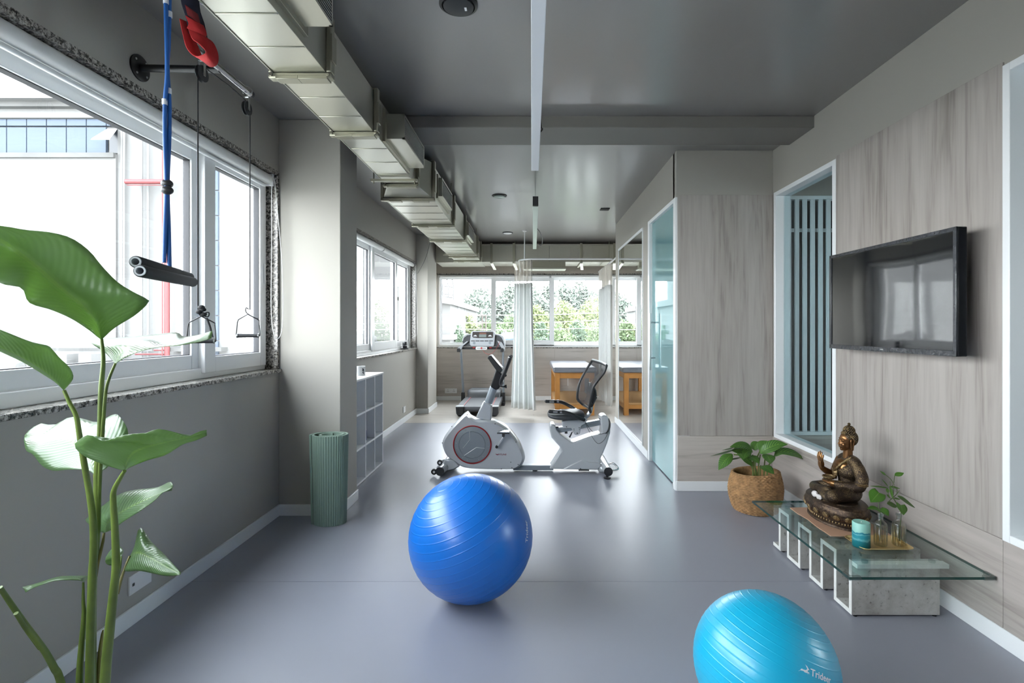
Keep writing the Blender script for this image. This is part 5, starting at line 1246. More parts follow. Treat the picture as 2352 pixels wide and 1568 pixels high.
# ------------------------------------------------------------------ treatment couch
M['oak'] = mat('honey_wood', (.50,.225,.055), .4, var=.15, vscale=6)
M['couch'] = mat('grey_blue_vinyl', (.21,.22,.25), .3, spec=.6)
def couch(label, x0, x1, y0, y1):
    t = thing('treatment_couch', label, 'treatment table', ((x0+x1)/2, (y0+y1)/2, 0))
    lw = .075; H = .655
    for X in (x0, x1-lw):
        for Y in (y0, y1-lw): MB().box(X, X+lw, Y, Y+lw, 0, H).build('leg', M['oak'], t, bevel=.004)
    for Y in (y0+.004, y1-.034): MB().box(x0+lw, x1-lw, Y, Y+.03, H-.085, H).build('apron', M['oak'], t, bevel=.003)
    for X in (x0+.004, x1-.034): MB().box(X, X+.03, y0+lw, y1-lw, H-.085, H).build('apron', M['oak'], t, bevel=.003)
    MB().box(x0+.01, x1-.01, y0+.02, y1-.02, .165, .19).build('lower_shelf', mat('pale_oak_board', (.50,.30,.13), .4), t, bevel=.002)
    MB().box(x0+lw, x1-lw, y0+.004, y0+.03, .10, .165).build('shelf_rail', M['oak'], t, bevel=.003)
    for X in (x0+.004, x1-.03): MB().box(X, X+.026, y0+lw, y1-lw, .10, .165).build('shelf_rail', M['oak'], t, bevel=.003)
    MB().box(x0-.03, x1+.03, y0-.04, y1+.02, H+.002, H+.088).build('padded_top', M['couch'], t, bevel=.028, seg=4)
    MB().cyl((x0+.20, y0+.02, H-.20), (x0+.20, y0+.02, H-.085), .003, n=6).build('paper_cord', M['white'], t)
    return t
couch('wooden treatment couch with a grey blue padded top behind the bike seat', .36, .965, 7.86, 9.40)

# ------------------------------------------------------------------ curtain rail and curtains
M['rail'] = mat('white_rail', (.78,.79,.80), .35)
CRZ = 2.378; YR = 7.68
rl = thing('curtain_rail', 'white ceiling hung curtain rail around the treatment couch', 'curtain rail', (.5, YR, CRZ))
pts = [Vector((-.20, 9.48, CRZ)), Vector((-.20, 8.6, CRZ)), Vector((-.20, 7.95, CRZ))] + [Vector((-.20+.25*(1-math.cos(a)), 7.93-.25*math.sin(a), CRZ)) for a in (R(20), R(45), R(70))] + [Vector((.05, YR, CRZ)), Vector((.6, YR, CRZ)), Vector((1.21, YR, CRZ))]
MB().tube(pts, .013, 8).build('track', M['rail'], rl, smooth=True)
MB().tube([(1.245, 7.3, CRZ), (1.245, 9.49, CRZ)], .013, 8).build('track', M['rail'], rl, smooth=True)
xp = (1205-VX)*7.75/FPX
MB().cyl((xp, 7.75, CRZ), (xp, 7.75, ZC2), .009, n=12).lathe([(.035, 0), (.035, -.008), (.012, -.02)], (xp, 7.75, ZC2), 20).build('drop_rod', M['rail'], rl, smooth=True)
M['curtain'] = mat('pale_grey_green_curtain', (.74,.765,.755), .7, sheen=.3, bump=.1, bscale=300)
def net_mat():
    m, n, l, b = newmat('sheer_net'); b.inputs['Base Color'].default_value = (.80,.76,.69,1); b.inputs['Roughness'].default_value = .8
    tr = n.new('ShaderNodeBsdfTransparent'); mx = n.new('ShaderNodeMixShader'); mx.inputs[0].default_value = .48
    l.new(tr.outputs[0], mx.inputs[1]); l.new(b.outputs[0], mx.inputs[2]); l.new(mx.outputs[0], n['Material Output'].inputs['Surface']); return m
M['net'] = net_mat()
def curtain(label, path, z0, z1, zn, folds, amp, flare, seed):
    """path(u) -> base point (x, y) and outward normal (nx, ny)"""
    t = thing('curtain', label, 'curtain', (path(.5)[0][0], path(.5)[0][1], z0), None)
    rn = random.Random(seed); ph = [rn.uniform(-.5, .5) for _ in range(40)]
    n = folds*10
    def sec(z, k):
        out = []
        for i in range(n+1):
            u = i/n; (x, y), (nx, ny) = path(.5+(u-.5)*k)
            w = math.sin(u*folds*2*math.pi + ph[int(u*6)]*.5 + .5*math.sin(u*9)) * amp * (.8+.4*math.sin(u*17+seed))
            out.append(Vector((x + nx*w, y + ny*w, z)))
        return out
    zs = [z0 + (zn-z0)*j/14 for j in range(15)]
    MB().loft([sec(z, 1+flare*(1-(z-z0)/(zn-z0))**1.5) for z in zs], caps=False, closed=False).build('fabric', M['curtain'], t, smooth='all', solid=.003)
    MB().loft([sec(zn + (z1-zn)*j/3, 1.0) for j in range(4)], caps=False, closed=False).build('sheer_top', M['net'], t, smooth='all')
    m = MB()
    for j in range(folds): 
        p = sec(z1, 1.0)[min(n, j*10+2)]; m.cyl(p, (p.x, p.y, z1+.03), .003, n=6)
    m.build('hook', M['steel'], t)
    return t
z_ = lambda y, Y: CH-(y-752)*Y/FPX
def pA(u):  return ((-.262+.275*u, 7.86 - .17*u), (0.35, .94))
curtain('pale curtain bunched into a column in the middle, sheer net at its top', pA, .115, CRZ-.015, z_(650, 7.75), 5, .055, .38, 3)
def pB(u):  return ((1.245, 8.10+1.05*u), (1, 0))
curtain('pale curtain drawn along the right side by the end of the partition', pB, .10, CRZ-.015, 2.03, 9, .05, .04, 5)
# ------------------------------------------------------------------ television
tvA, tvB = Vector((1.838, 3.150, 1.223)), Vector((1.852, 2.225, 1.223)); TVH = .567
M['tvblack'] = mat('glossy_black_bezel', (.012,.013,.016), .15, spec=.6)
def screen_mat():
    m, n, l, b = newmat('switched_off_screen'); b.inputs['Base Color'].default_value = (.006,.007,.009,1); b.inputs['Roughness'].default_value = .04
    b.inputs['IOR'].default_value = 2.1
    return m
tv = thing('television', 'black flat television switched off on the wood panelled wall', 'television', (1.9, 2.69, 1.22))
d = (tvB-tvA); Lw = d.length; d.normalize(); nrm = Vector((-1, 0, 0)); nrm = (nrm - d*nrm.dot(d)).normalized(); z = Vector((0,0,1))
c = (tvA+tvB)/2 + z*TVH/2
back = MB().obox(c - nrm*.022, d*(Lw/2), z*(TVH/2), nrm*.021).build('casing', M['tvblack'], tv, bevel=.004)
def bowed():   # the reflection in the photo wobbles: the panel is very slightly bowed
    m = MB(); n1, n2 = 60, 8; rows = []
    for j in range(n2+1):
        rows.append([c + d*((i/n1-.5)*(Lw-.036)) + z*((j/n2-.5)*(TVH-.042)+.004) + nrm*(.0012 + .0003*math.sin(i/n1*11)*math.sin(j/n2*3.1)) for i in range(n1+1)])
    return m.loft(rows, caps=False, closed=False)
bowed().build('screen', screen_mat(), tv, smooth='all')
m = MB(); bw = .018; e = .005
m.obox(c + z*(TVH/2-bw/2) + nrm*e/2, d*(Lw/2), z*(bw/2), nrm*(e/2+.002)).obox(c - z*(TVH/2-.0125) + nrm*e/2, d*(Lw/2), z*.0125, nrm*(e/2+.002))
m.obox(c + d*(Lw/2-bw/2) + nrm*e/2, d*(bw/2), z*(TVH/2), nrm*(e/2+.002)).obox(c - d*(Lw/2-bw/2) + nrm*e/2, d*(bw/2), z*(TVH/2), nrm*(e/2+.002))
M['film'] = mat('wrinkled_protective_film', (.035,.038,.045), .14, spec=.9, bump=1.2, bscale=55)
m.build('bezel', M['film'], tv, bevel=.0015)
MB().obox(c + d*.0 - z*(TVH/2-.0125) + nrm*.0085, d*.012, z*.003, nrm*.0005).build('maker_plate', M['steel'], tv)
MB().obox(c - nrm*.062 - z*.06, d*(Lw*.36), z*(TVH*.36), nrm*.02).build('rear_box', M['black'], tv, bevel=.012)
MB().box(1.905, XR-.008, 2.50, 2.88, 1.36, 1.62).build('wall_mount', M['blackm'], tv, bevel=.004)

# ------------------------------------------------------------------ low glass table on concrete meander
def concrete():
    m, n, l, b = newmat('concrete_laminate'); t = n.new('ShaderNodeTexCoord')
    z1 = n.new('ShaderNodeTexNoise'); z1.inputs['Scale'].default_value = 7; z1.inputs['Detail'].default_value = 8; z1.inputs['Roughness'].default_value = .7; l.new(t.outputs['Object'], z1.inputs['Vector'])
    r = ramp(n, [(.28, '#857f78'), (.45, '#a9a6a1'), (.62, '#bcbbb8')]); l.new(z1.outputs['Fac'], r.inputs[0])
    v = n.new('ShaderNodeTexNoise'); v.inputs['Scale'].default_value = 55; v.inputs['Detail'].default_value = 4; l.new(t.outputs['Object'], v.inputs['Vector'])
    r2 = ramp(n, [(.30, (.25,.24,.23,1)), (.38, (1,1,1,1))]); l.new(v.outputs['Fac'], r2.inputs[0])
    mx = n.new('ShaderNodeMix'); mx.data_type = 'RGBA'; mx.blend_type = 'MULTIPLY'; mx.inputs[0].default_value = .7
    l.new(r.outputs[0], mx.inputs[6]); l.new(r2.outputs[0], mx.inputs[7]); l.new(mx.outputs[2], b.inputs['Base Color']); b.inputs['Roughness'].default_value = .55; return m
M['concrete'] = concrete(); M['edge'] = mat('white_board_edge', (.74,.74,.71), .5, var=.06, vscale=40)
TB = thing('low_table', 'low glass topped table on a zigzag concrete look base', 'table', (1.68, 2.7, 0))
bx0, bx1, bt, z0b, z1b = 1.495, 1.907, .020, .008, .262
Ys = [2.391, 2.531, 2.628, 2.756, 2.850, 2.995, 3.075]     # front faces of the upright boards
yb = [2.391, 2.531-bt, 2.628, 2.756-bt, 2.850, 2.995-bt, 3.075]
def board(name, y0, y1, za, zb):
    o = MB().box(bx0+.001, bx1, y0, y1, za, zb).build(name, M['concrete'], TB, bevel=.0012)
    MB().box(bx0-.0008, bx0+.0012, y0, y1, za, zb).build('edge_band', M['edge'], o)
    return o
for y in yb: board('upright_board', y, y+bt, z0b, z1b)
for a, b_ in ((0, 1), (2, 3), (4, 5)): board('bottom_board', yb[a]+bt, yb[b_], z0b, z0b+bt)
for a, b_ in ((1, 2), (3, 4), (5, 6)): board('top_board', yb[a]+bt, yb[b_], z1b-bt, z1b)
board('bottom_board', 3.075+bt, 3.165, z0b, z0b+bt)
o = MB().box(bx0, bx1+.012, 2.352, 2.391, z1b-bt, z1b).build('top_board', M['edge'], TB, bevel=.0012)
for y in (2.40, 2.521, 2.638, 2.746, 2.86, 2.985, 3.085):
    for x in (bx0+.02, bx1-.02): MB().cyl((x, y, 0), (x, y, z0b), .009, n=12).build('foot', M['black'], TB)
M['acryl'] = thin_glass('clear_pad', (.85,.9,.9), .08)
for x in (bx0+.05, bx1-.05):
    for y in (2.375, 3.085, 2.58, 2.80): MB().cyl((x, y, z1b), (x, y, .272), .014, n=16).build('glass_pad', M['acryl'], TB)
def table_glass():
    m, n, l, b = newmat('table_top_glass'); n.remove(b); out = n['Material Output']
    tr = n.new('ShaderNodeBsdfTransparent'); tr.inputs[0].default_value = (.90,.955,.945,1)
    gl = n.new('ShaderNodeBsdfGlossy'); gl.inputs['Roughness'].default_value = .0
    mx = n.new('ShaderNodeMixShader'); l.new(schlick(n, l, .05, .75, 4.5), mx.inputs[0]); l.new(tr.outputs[0], mx.inputs[1]); l.new(gl.outputs[0], mx.inputs[2])
    l.new(mx.outputs[0], out.inputs['Surface']); return m
GX0, GX1, GY0, GY1, GZ0, GZ1 = 1.36, 1.985, 2.19, 3.155, .272, .283
gt = MB().box(GX0, GX1, GY0, GY1, GZ0, GZ1).build('glass_top', table_glass(), TB)
M['gedge'] = mat('green_glass_edge', (.008,.045,.040), .2, spec=.4)
m = MB(); e = .0012
m.box(GX0-e, GX0, GY0-e, GY1+e, GZ0, GZ1).box(GX1, GX1+e, GY0-e, GY1+e, GZ0, GZ1).box(GX0, GX1, GY0-e, GY0, GZ0, GZ1).box(GX0, GX1, GY1, GY1+e, GZ0, GZ1)
m.build('glass_edge', M['gedge'], gt)
M['guard'] = thin_glass('clear_corner_guard', (.82,.85,.85), .12, .15)
for (x, y, sx_, sy_) in ((GX0, GY0, 1, 1), (GX1, GY0, -1, 1)):
    MB().box(x-sx_*.004, x+sx_*.05, y-.004, y+.012, GZ0-.004, GZ1+.004).box(x-sx_*.004, x+sx_*.012, y+.012, y+.05, GZ0-.004, GZ1+.004).build('corner_guard', M['guard'], gt, bevel=.003)

# ------------------------------------------------------------------ things on the table
M['tan'] = mat('tan_leather', (.50,.30,.20), .6, var=.06, vscale=8, bump=.1, bscale=120)
mz = GZ1+.0035
mtp = [(1.528,2.615),(1.62,2.612),(1.74,2.617),(1.846,2.614),(1.848,2.75),(1.842,2.90),(1.846,3.03),(1.70,3.026),(1.60,3.032),(1.526,3.026),(1.522,2.93),(1.532,2.84),(1.524,2.74)]
tag(MB().prism([(x, y, GZ1+.0003) for x, y in mtp], (0,0,.0035)).build('leather_mat', M['tan'], loc=(1.69,2.82,GZ1), bevel=.0008), 'tan leather mat under the bronze statue', 'mat')
# --- seated bronze statue
def bronze(name, dark, hi, scale, bump, rough=.33, spread=(.42,.68)):
    m, n, l, b = newmat(name); t = n.new('ShaderNodeTexCoord')
    z = n.new('ShaderNodeTexNoise'); z.inputs['Scale'].default_value = scale; z.inputs['Detail'].default_value = 5; z.inputs['Roughness'].default_value = .65; l.new(t.outputs['Object'], z.inputs['Vector'])
    z3 = n.new('ShaderNodeTexNoise'); z3.inputs['Scale'].default_value = 17; z3.inputs['Detail'].default_value = 2; l.new(t.outputs['Object'], z3.inputs['Vector'])
    ad = n.new('ShaderNodeMath'); ad.operation = 'MULTIPLY_ADD'; ad.inputs[1].default_value = .5; l.new(z3.outputs['Fac'], ad.inputs[0])
    sb = n.new('ShaderNodeMath'); sb.operation = 'SUBTRACT'; sb.inputs[1].default_value = .25; l.new(z.outputs['Fac'], sb.inputs[0]); l.new(sb.outputs[0], ad.inputs[2])
    r = ramp(n, [(spread[0], dark), (spread[1], hi)]); l.new(ad.outputs[0], r.inputs[0]); l.new(r.outputs[0], b.inputs['Base Color'])
    bu = n.new('ShaderNodeBump'); bu.inputs['Strength'].default_value = bump; bu.inputs['Distance'].default_value = .003
    l.new(z.outputs['Fac'], bu.inputs['Height']); l.new(bu.outputs[0], b.inputs['Normal'])
    b.inputs['Metallic'].default_value = .75; b.inputs['Roughness'].default_value = rough; return m
M['bskin'] = bronze('polished_bronze_skin', (.15,.07,.028,1), (.30,.15,.055,1), 10, .05, .30)
M['brobe'] = bronze('embossed_bronze_robe', (.045,.030,.022,1), (.40,.28,.14,1), 210, 1.0, .38, (.50,.78))
M['bhair'] = bronze('dark_gilt_curls', (.07,.05,.03,1), (.30,.21,.10,1), 60, .2, .4)
M['bbase'] = bronze('dark_bronze_base', (.05,.034,.026,1), (.16,.105,.065,1), 90, .7, .42, (.42,.75))
M['bgold'] = bronze('gilt_relief', (.16,.10,.045,1), (.45,.32,.16,1), 120, .6, .38)
SXc, SYc = 1.690, 2.845
ST = thing('statue', 'seated bronze statue with one raised hand on a lotus base', 'statue', (SXc, SYc, mz))
def S(a, b_, zz_): return Vector((SXc - b_, SYc - a, zz_))     # a: its left, b: its front, z: height
ZB = .402                                                        # seat level
def remeshed(mb, name, m_, vox, par, smooth_it=6):
    o = mb.build(name, m_, par); md = o.modifiers.new('r', 'REMESH'); md.mode = 'VOXEL'; md.voxel_size = vox; md.use_smooth_shade = True
    sm = o.modifiers.new('s', 'SMOOTH'); sm.factor = .5; sm.iterations = smooth_it
    dg = bpy.context.evaluated_depsgraph_get(); me = bpy.data.meshes.new_from_object(o.evaluated_get(dg)); o.modifiers.clear()
    old = o.data; o.data = me; me.name = name; bpy.data.meshes.remove(old)
    if not me.materials: me.materials.append(m_)
    me.shade_smooth(); return o
def limb(m, pts, rad, n=14, flat=None):
    q = bez(pts, 8*(len(pts)-1)); per = (len(q)-1)/(len(rad)-1)
    rr = [rad[min(len(rad)-2, int(i/per))] + (rad[min(len(rad)-1, int(i/per)+1)]-rad[min(len(rad)-2, int(i/per))])*((i/per)-min(len(rad)-2, int(i/per))) for i in range(len(q))]
    m.tube(q, rr, n, flat=flat); m.ball(q[0], rr[0]*.98, 12, 8); m.ball(q[-1], rr[-1]*.98, 12, 8)
# pedestal: double lotus oval
prof = [(.90,.0),(.96,.004),(.955,.014),(.90,.018),(.915,.040),(.93,.044),(.99,.058),(1.055,.074),(1.065,.086),(1.03,.098),(1.0,.106),(1.01,.111),(.98,.116),(.0001,.117)]
BA, BB = .196, .128
MB().lathe([(r_, z) for r_, z in prof], S(0, 0, mz), 64, sx=BB, sy=BA).build('pedestal', M['bbase'], ST, smooth=True, ang=60)
for k in range(18):
    a = 2*math.pi*(k+.5)/18; ca, sa = math.cos(a), math.sin(a)
    n_ = Vector((ca/BB, sa/BA, -.35/.15)).normalized()
    n_ = Vector((ca*BA, sa*BB, 0)).normalized(); tan = Vector((-sa*BB, ca*BA, 0)).normalized()
    c0 = S(0, 0, mz+.068) + Vector((ca*BB*1.0, sa*BA*1.0, 0)); up = (Vector((0,0,1)) + n_*.42).normalized(); out = tan.cross(up); out = out if out.dot(n_) > 0 else -out
    for (w, h, off, m_) in ((.026, .034, .000, M['bbase']), (.0175, .024, .006, M['bgold'])):
        rings = []
        for (s_, dd_) in ((1, 0), (.92, .005), (.6, .0075)):
            q = []
            for j in range(18):
                t = 2*math.pi*j/18; x, y = math.cos(t), math.sin(t); y2 = y*(1 if y > 0 else .8)
                x2 = x*(1-.25*max(0, y)**2)
                q.append(c0 + tan*(x2*w*s_) + up*(y2*h*s_*.75 - .004) + out*(off+dd_))
            rings.append(q)
        MB().loft(rings).build('lotus_petal', m_, ST, smooth=True)
m = MB()
for k in range(60):
    a = 2*math.pi*k/60; m.ball(S(0, 0, mz+.029) + Vector((math.cos(a)*BB*.915, math.sin(a)*BA*.915, 0)), (.0045,.0045,.007), 7, 5)
m.build('bead_band', M['bgold'], ST, smooth=True)
# robed body: one continuous surface
m = MB()
limb(m, [S(0,-.066,ZB+.02), S(0,-.070,ZB+.09), S(0,-.072,ZB+.155), S(0,-.074,ZB+.205)], [.056, .050, .056, .040], 20)
for k in (-1, 1): limb(m, [S(0,-.074,ZB+.218), S(.045*k,-.075,ZB+.211), S(.072*k,-.077,ZB+.190)], [.030, .032, .028])
m.ball(S(0,-.058,ZB+.155), (.048,.070,.052), 20, 12); m.ball(S(0,-.066,ZB+.045), (.056,.078,.046), 20, 12)
limb(m, [S(.045,-.066,ZB+.044), S(.085,.0,ZB+.046), S(.105,.080,ZB+.043)], [.048, .043, .036])        # near thigh
limb(m, [S(-.045,-.060,ZB+.040), S(-.095,-.01,ZB+.038), S(-.128,.048,ZB+.031)], [.044, .036, .028])     # far thigh
limb(m, [S(.105,.078,ZB+.034), S(.04,.078,ZB+.030), S(-.05,.060,ZB+.040)], [.032, .026, .022])
limb(m, [S(-.128,.048,ZB+.030), S(-.06,.070,ZB+.040), S(.03,.058,ZB+.056)], [.028, .025, .020])
m.ball(S(0,.02,ZB+.030), (.065,.085,.024), 18, 10)
limb(m, [S(.070,-.077,ZB+.188), S(.100,-.082,ZB+.135), S(.102,-.066,ZB+.092)], [.033, .032, .030])     # near (left) sleeve
limb(m, [S(.102,-.066,ZB+.092), S(.075,-.018,ZB+.086), S(.045,.018,ZB+.090)], [.030, .026, .021])
remeshed(m, 'robe', M['brobe'], .0042, ST)
MB().loft([[S(.150*math.cos(R(t)), .005+.092*math.sin(R(t)), ZB+z_2) for t in range(0, 360, 12)] for z_2 in (-.002, .008)]).build('robe_hem', M['brobe'], ST, bevel=.003)
# bare parts: chest, right arm, hands, neck, head
m = MB()
limb(m, [S(0,-.066,ZB+.21), S(0,-.068,ZB+.275)], [.026, .023], 18)
m.ball(S(-.014,-.046,ZB+.182), (.036,.056,.036), 20, 12); m.ball(S(-.030,-.032,ZB+.166), (.022,.032,.024), 14, 9); m.ball(S(.010,-.032,ZB+.170), (.02,.026,.022), 14, 9)
limb(m, [S(-.070,-.068,ZB+.196), S(-.090,-.056,ZB+.145), S(-.086,-.038,ZB+.106)], [.027, .024, .021])
limb(m, [S(-.086,-.038,ZB+.106), S(-.078,.002,ZB+.128), S(-.070,.036,ZB+.150)], [.021, .019, .0145])
m.ball(S(-.070,.042,ZB+.172), (.013,.026,.028), 14, 10)
for i, (oa, ln, tl) in enumerate(((-.0165,.044,.004),(-.006,.052,.001),(.0045,.049,-.002),(.0145,.038,-.005))):
    b0 = S(-.070+oa*1.12, .044, ZB+.190); limb(m, [b0, b0+Vector((-.003, tl, ln*.5)), b0+Vector((.002, tl*1.6, ln))], [.0064, .0062, .0046], 10)
limb(m, [S(-.050,.046,ZB+.162), S(-.044,.056,ZB+.178), S(-.046,.060,ZB+.194)], [.0075, .0065, .005], 10)
limb(m, [S(.045,.018,ZB+.090), S(.02,.032,ZB+.090)], [.016, .017]); m.ball(S(.0,.036,ZB+.090), (.018,.028,.012), 14, 8)
for i, oa in enumerate((0, .012, .024, .034)): limb(m, [S(-.008,.022+oa*.8,ZB+.091), S(-.030,.022+oa*.85,ZB+.092), S(-.046,.020+oa*.8,ZB+.094)], [.0060, .0058, .0045], 10)
remeshed(m, 'skin', M['bskin'], .0032, ST, 3)
# head: sculpted profile
HC = S(0, -.062, ZB+.318)
m = MB()
m.ball(HC + Vector((.006,0,.010)), (.043,.0365,.045), 28, 18)                 # skull
m.ball(HC + Vector((-.010,0,-.018)), (.0325,.0295,.036), 24, 16)               # lower face
m.ball(HC + Vector((-.028,0,-.044)), (.010,.012,.008), 14, 9)                 # chin
limb(m, [HC+Vector((-.036,0,.008)), HC+Vector((-.0425,0,-.006)), HC+Vector((-.0465,0,-.0155))], [.0030, .0036, .0046], 12)  # nose
for k in (-1, 1):
    m.ball(HC+Vector((-.043,.0045*k,-.0165)), (.0034,.0034,.0028), 8, 6)
    limb(m, [HC+Vector((-.0375,.004*k,.0105)), HC+Vector((-.0345,.015*k,.0145)), HC+Vector((-.026,.026*k,.010))], [.0020, .0023, .0016], 8)   # brow
    m.ball(HC+Vector((-.0345,.0145*k,.002)), (.0046,.0080,.0040), 12, 8)         # lowered eyelid
    m.ball(HC+Vector((-.0255,.0150*k,-.017)), (.0135,.0130,.0150), 12, 8)        # cheek
m.ball(HC+Vector((-.0425,0,-.0265)), (.0030,.0082,.0019), 12, 7); m.ball(HC+Vector((-.0415,0,-.0308)), (.0030,.0068,.0021), 12, 7)
remeshed(m, 'head', M['bskin'], .0017, ST, 3)
for k in (-1, 1):
    e = HC + Vector((.006, .0375*k, -.004))
    MB().tube(bez([e+Vector((.004,0,.020)), e+Vector((-.007,.002*k,.016)), e+Vector((-.008,.003*k,-.004)), e+Vector((-.003,.002*k,-.034)), e+Vector((.003,.001*k,-.036)), e+Vector((.005,.002*k,-.010)), e+Vector((.009,.003*k,.008)), e+Vector((.004,0,.020))], 40), .0042, 9).build('ear', M['bskin'], ST, smooth=True)
# curls
rn = random.Random(5); hm = MB()
hm.ball(HC + Vector((.010,0,.016)), (.0425,.0385,.043), 24, 16).ball(HC + Vector((.012,0,.058)), (.026,.025,.024), 20, 12)
hair = hm.build('hair_cap', M['bhair'], ST, smooth=True)
m = MB()
def curls(c, rad, n, zmin, cond):
    for i in range(n):
        y = 1-2*(i+.5)/n; r_ = math.sqrt(1-y*y); a = i*2.399963
        q = Vector((math.cos(a)*r_*rad[0], math.sin(a)*r_*rad[1], y*rad[2]))
        if cond(q): m.ball(c+q, .0049, 7, 5)
curls(HC + Vector((.010,0,.016)), (.0435,.0395,.044), 300, 0, lambda q: q.z > .012 - .9*(q.x+.018) or q.x > .012)
curls(HC + Vector((.012,0,.058)), (.027,.026,.025), 110, 0, lambda q: q.z > -.008)
o = m.build('hair_curls', M['bhair'], hair, smooth=True); o['kind'] = 'stuff'
MB().lathe([(.012,0),(.009,.006),(.0045,.010),(.008,.015),(.0085,.019),(.005,.024),(.0001,.026)], HC + Vector((.012,0,.076)), 16).build('top_knot', M['bhair'], ST, smooth=True)
# robe edge across the chest, sash panel, armlet, bracelets, bowl
MB().tube(bez([S(.044,-.060,ZB+.236), S(.030,-.030,ZB+.212), S(.012,-.006,ZB+.180), S(-.012,.002,ZB+.150), S(-.045,-.012,ZB+.128)], 24), .0046, 8, flat=(1,1.3)).build('robe_edge', M['bgold'], ST, smooth=True)
m = MB(); rings = []
for (a, b_, zz_, w) in ((-.020,-.004,ZB+.160,.026),(-.018,.000,ZB+.142,.026),(-.016,-.002,ZB+.122,.020),(-.015,-.004,ZB+.106,.009)):
    rings.append([S(a-w, b_-.006, zz_), S(a, b_+.006, zz_), S(a+w, b_-.004, zz_)])
m.loft(rings, caps=False, closed=False).build('chest_panel', M['bgold'], ST, smooth='all', solid=.004)
for zz_ in (ZB+.112, ZB+.104): MB().lathe([(.0325,-.003),(.0355,0),(.0325,.003)], S(.102,-.074,zz_), 24, cap=False).build('armlet', M['bgold'], ST, smooth=True)
for k in (0, .008): MB().lathe([(.0215,-.003),(.024,0),(.0215,.003)], S(.053+k,.010-k*.6,ZB+.089), 20, axis=(.35,1,0), cap=False).build('bracelet', M['bgold'], ST, smooth=True)
MB().lathe([(.014,0),(.026,.005),(.034,.016),(.034,.019),(.030,.021),(.028,.017),(.020,.010),(.0001,.008)], S(-.008,.034,ZB+.103), 28).build('bowl', M['bgold'], ST, smooth=True)
# quartz stones in the lap edge
M['quartz'] = mat('milky_quartz', (.72,.68,.66), .2, spec=.7)
def stone(label, c, r, seed):
    rn = random.Random(seed); m = MB(); m.ball((0,0,0), 1, 7, 5); c = Vector(c)
    for v in m.v:
        k = .82+.36*rn.random(); v[:] = (c.x+v.x*r[0]*k, c.y+v.y*r[1]*k, c.z+v.z*r[2]*k)
    return tag(m.build('quartz_stone', M['quartz'], loc=c, bevel=.0015), label, 'stone', 'quartz stones on the statue base')
zs = mz+.117
stone('pale pink quartz stone nearer the camera on the statue base', S(.020,.100,zs+.013), (.019,.021,.0135), 3)
stone('creamy white quartz stone farther from the camera on the statue base', S(-.025,.103,zs+.016), (.016,.027,.0165), 8)

# --- brass tray, candle, bottles
M['brass'] = mat('polished_brass', (.80,.60,.28), .32, metal=.75)
ty = thing('tray', 'small brass tray with rolled edges on the glass table', 'tray', (1.703, 2.52, GZ1))
def rrect(x0, x1, y0, y1, r, z, n=6):
    out = []
    for cx_, cy_, a0 in ((x1-r, y0+r, -90), (x1-r, y1-r, 0), (x0+r, y1-r, 90), (x0+r, y0+r, 180)):
        for k in range(n+1): a = R(a0+90*k/n); out.append(Vector((cx_+r*math.cos(a), cy_+r*math.sin(a), z)))
    return out
tx = (1.578, 1.832, 2.438, 2.600)
def rr(i, z): return rrect(tx[0]+i, tx[1]-i, tx[2]+i, tx[3]-i, max(.004, .03-i), GZ1+z)
MB().loft([rr(.016, .0006), rr(.005, .009), rr(-.002, .0115), rr(-.002, .013), rr(.002, .0135), rr(.006, .0115), rr(.019, .0035), rr(.06, .0032)]).build('tray_body', M['brass'], ty, smooth=True, ang=70)
for X in (tx[0]+.010, tx[1]-.010): MB().tube(bez([(X, 2.49, GZ1+.0095), (X, 2.495, GZ1+.014), (X, 2.545, GZ1+.014), (X, 2.55, GZ1+.0095)], 14), .0035, 8).build('handle', M['brass'], ty, smooth=True)
def candle_mat():
    m, n, l, b = newmat('layered_teal_wax'); t = n.new('ShaderNodeTexCoord'); s = n.new('ShaderNodeSeparateXYZ'); l.new(t.outputs['Object'], s.inputs[0])
    z = n.new('ShaderNodeTexNoise'); z.inputs['Scale'].default_value = 45; z.inputs['Detail'].default_value = 4; l.new(t.outputs['Object'], z.inputs['Vector'])
    a = n.new('ShaderNodeMath'); a.operation = 'MULTIPLY_ADD'; a.inputs[1].default_value = .022; l.new(z.outputs['Fac'], a.inputs[0]); l.new(s.outputs['Z'], a.inputs[2])
    mr = n.new('ShaderNodeMapRange'); mr.inputs['From Min'].default_value = .011; mr.inputs['From Max'].default_value = .130; l.new(a.outputs[0], mr.inputs['Value'])
    r = ramp(n, [(0, (.005,.12,.14,1)), (.28, (.008,.17,.20,1)), (.34, (.14,.42,.45,1)), (.40, (.02,.25,.30,1)), (.52, (.015,.24,.30,1)), (.55, (.16,.45,.46,1)), (.57, (.01,.21,.27,1)), (.62, (.01,.20,.26,1)), (.645, (.26,.55,.48,1)), (1, (.28,.58,.50,1))])
    l.new(mr.outputs[0], r.inputs[0]); l.new(r.outputs[0], b.inputs['Base Color']); b.inputs['Roughness'].default_value = .45
    b.inputs['Subsurface Weight'].default_value = .15; b.inputs['Subsurface Radius'].default_value = (.01,.02,.02); return m
zt_ = GZ1+.0036
cn = thing('candle', 'thick teal candle in layered shades standing on the brass tray', 'candle', (1.604, 2.492, zt_))
MB().lathe([(.037,0),(.0385,.002),(.0385,.116),(.036,.119),(.012,.1165),(.0001,.116)], (1.604, 2.492, zt_), 40).build('wax', candle_mat(), cn, smooth=True)
MB().tube([(1.604, 2.492, zt_+.115), (1.605, 2.492, zt_+.122)], .0012, 6).build('wick', M['white'], cn)
M['bottleglass'] = thin_glass('clear_bottle_glass', (.88,.91,.90), .10, .02, 1.6)
M['water'] = thin_glass('amber_water', (.90,.82,.66), .04, .0, 2.2)
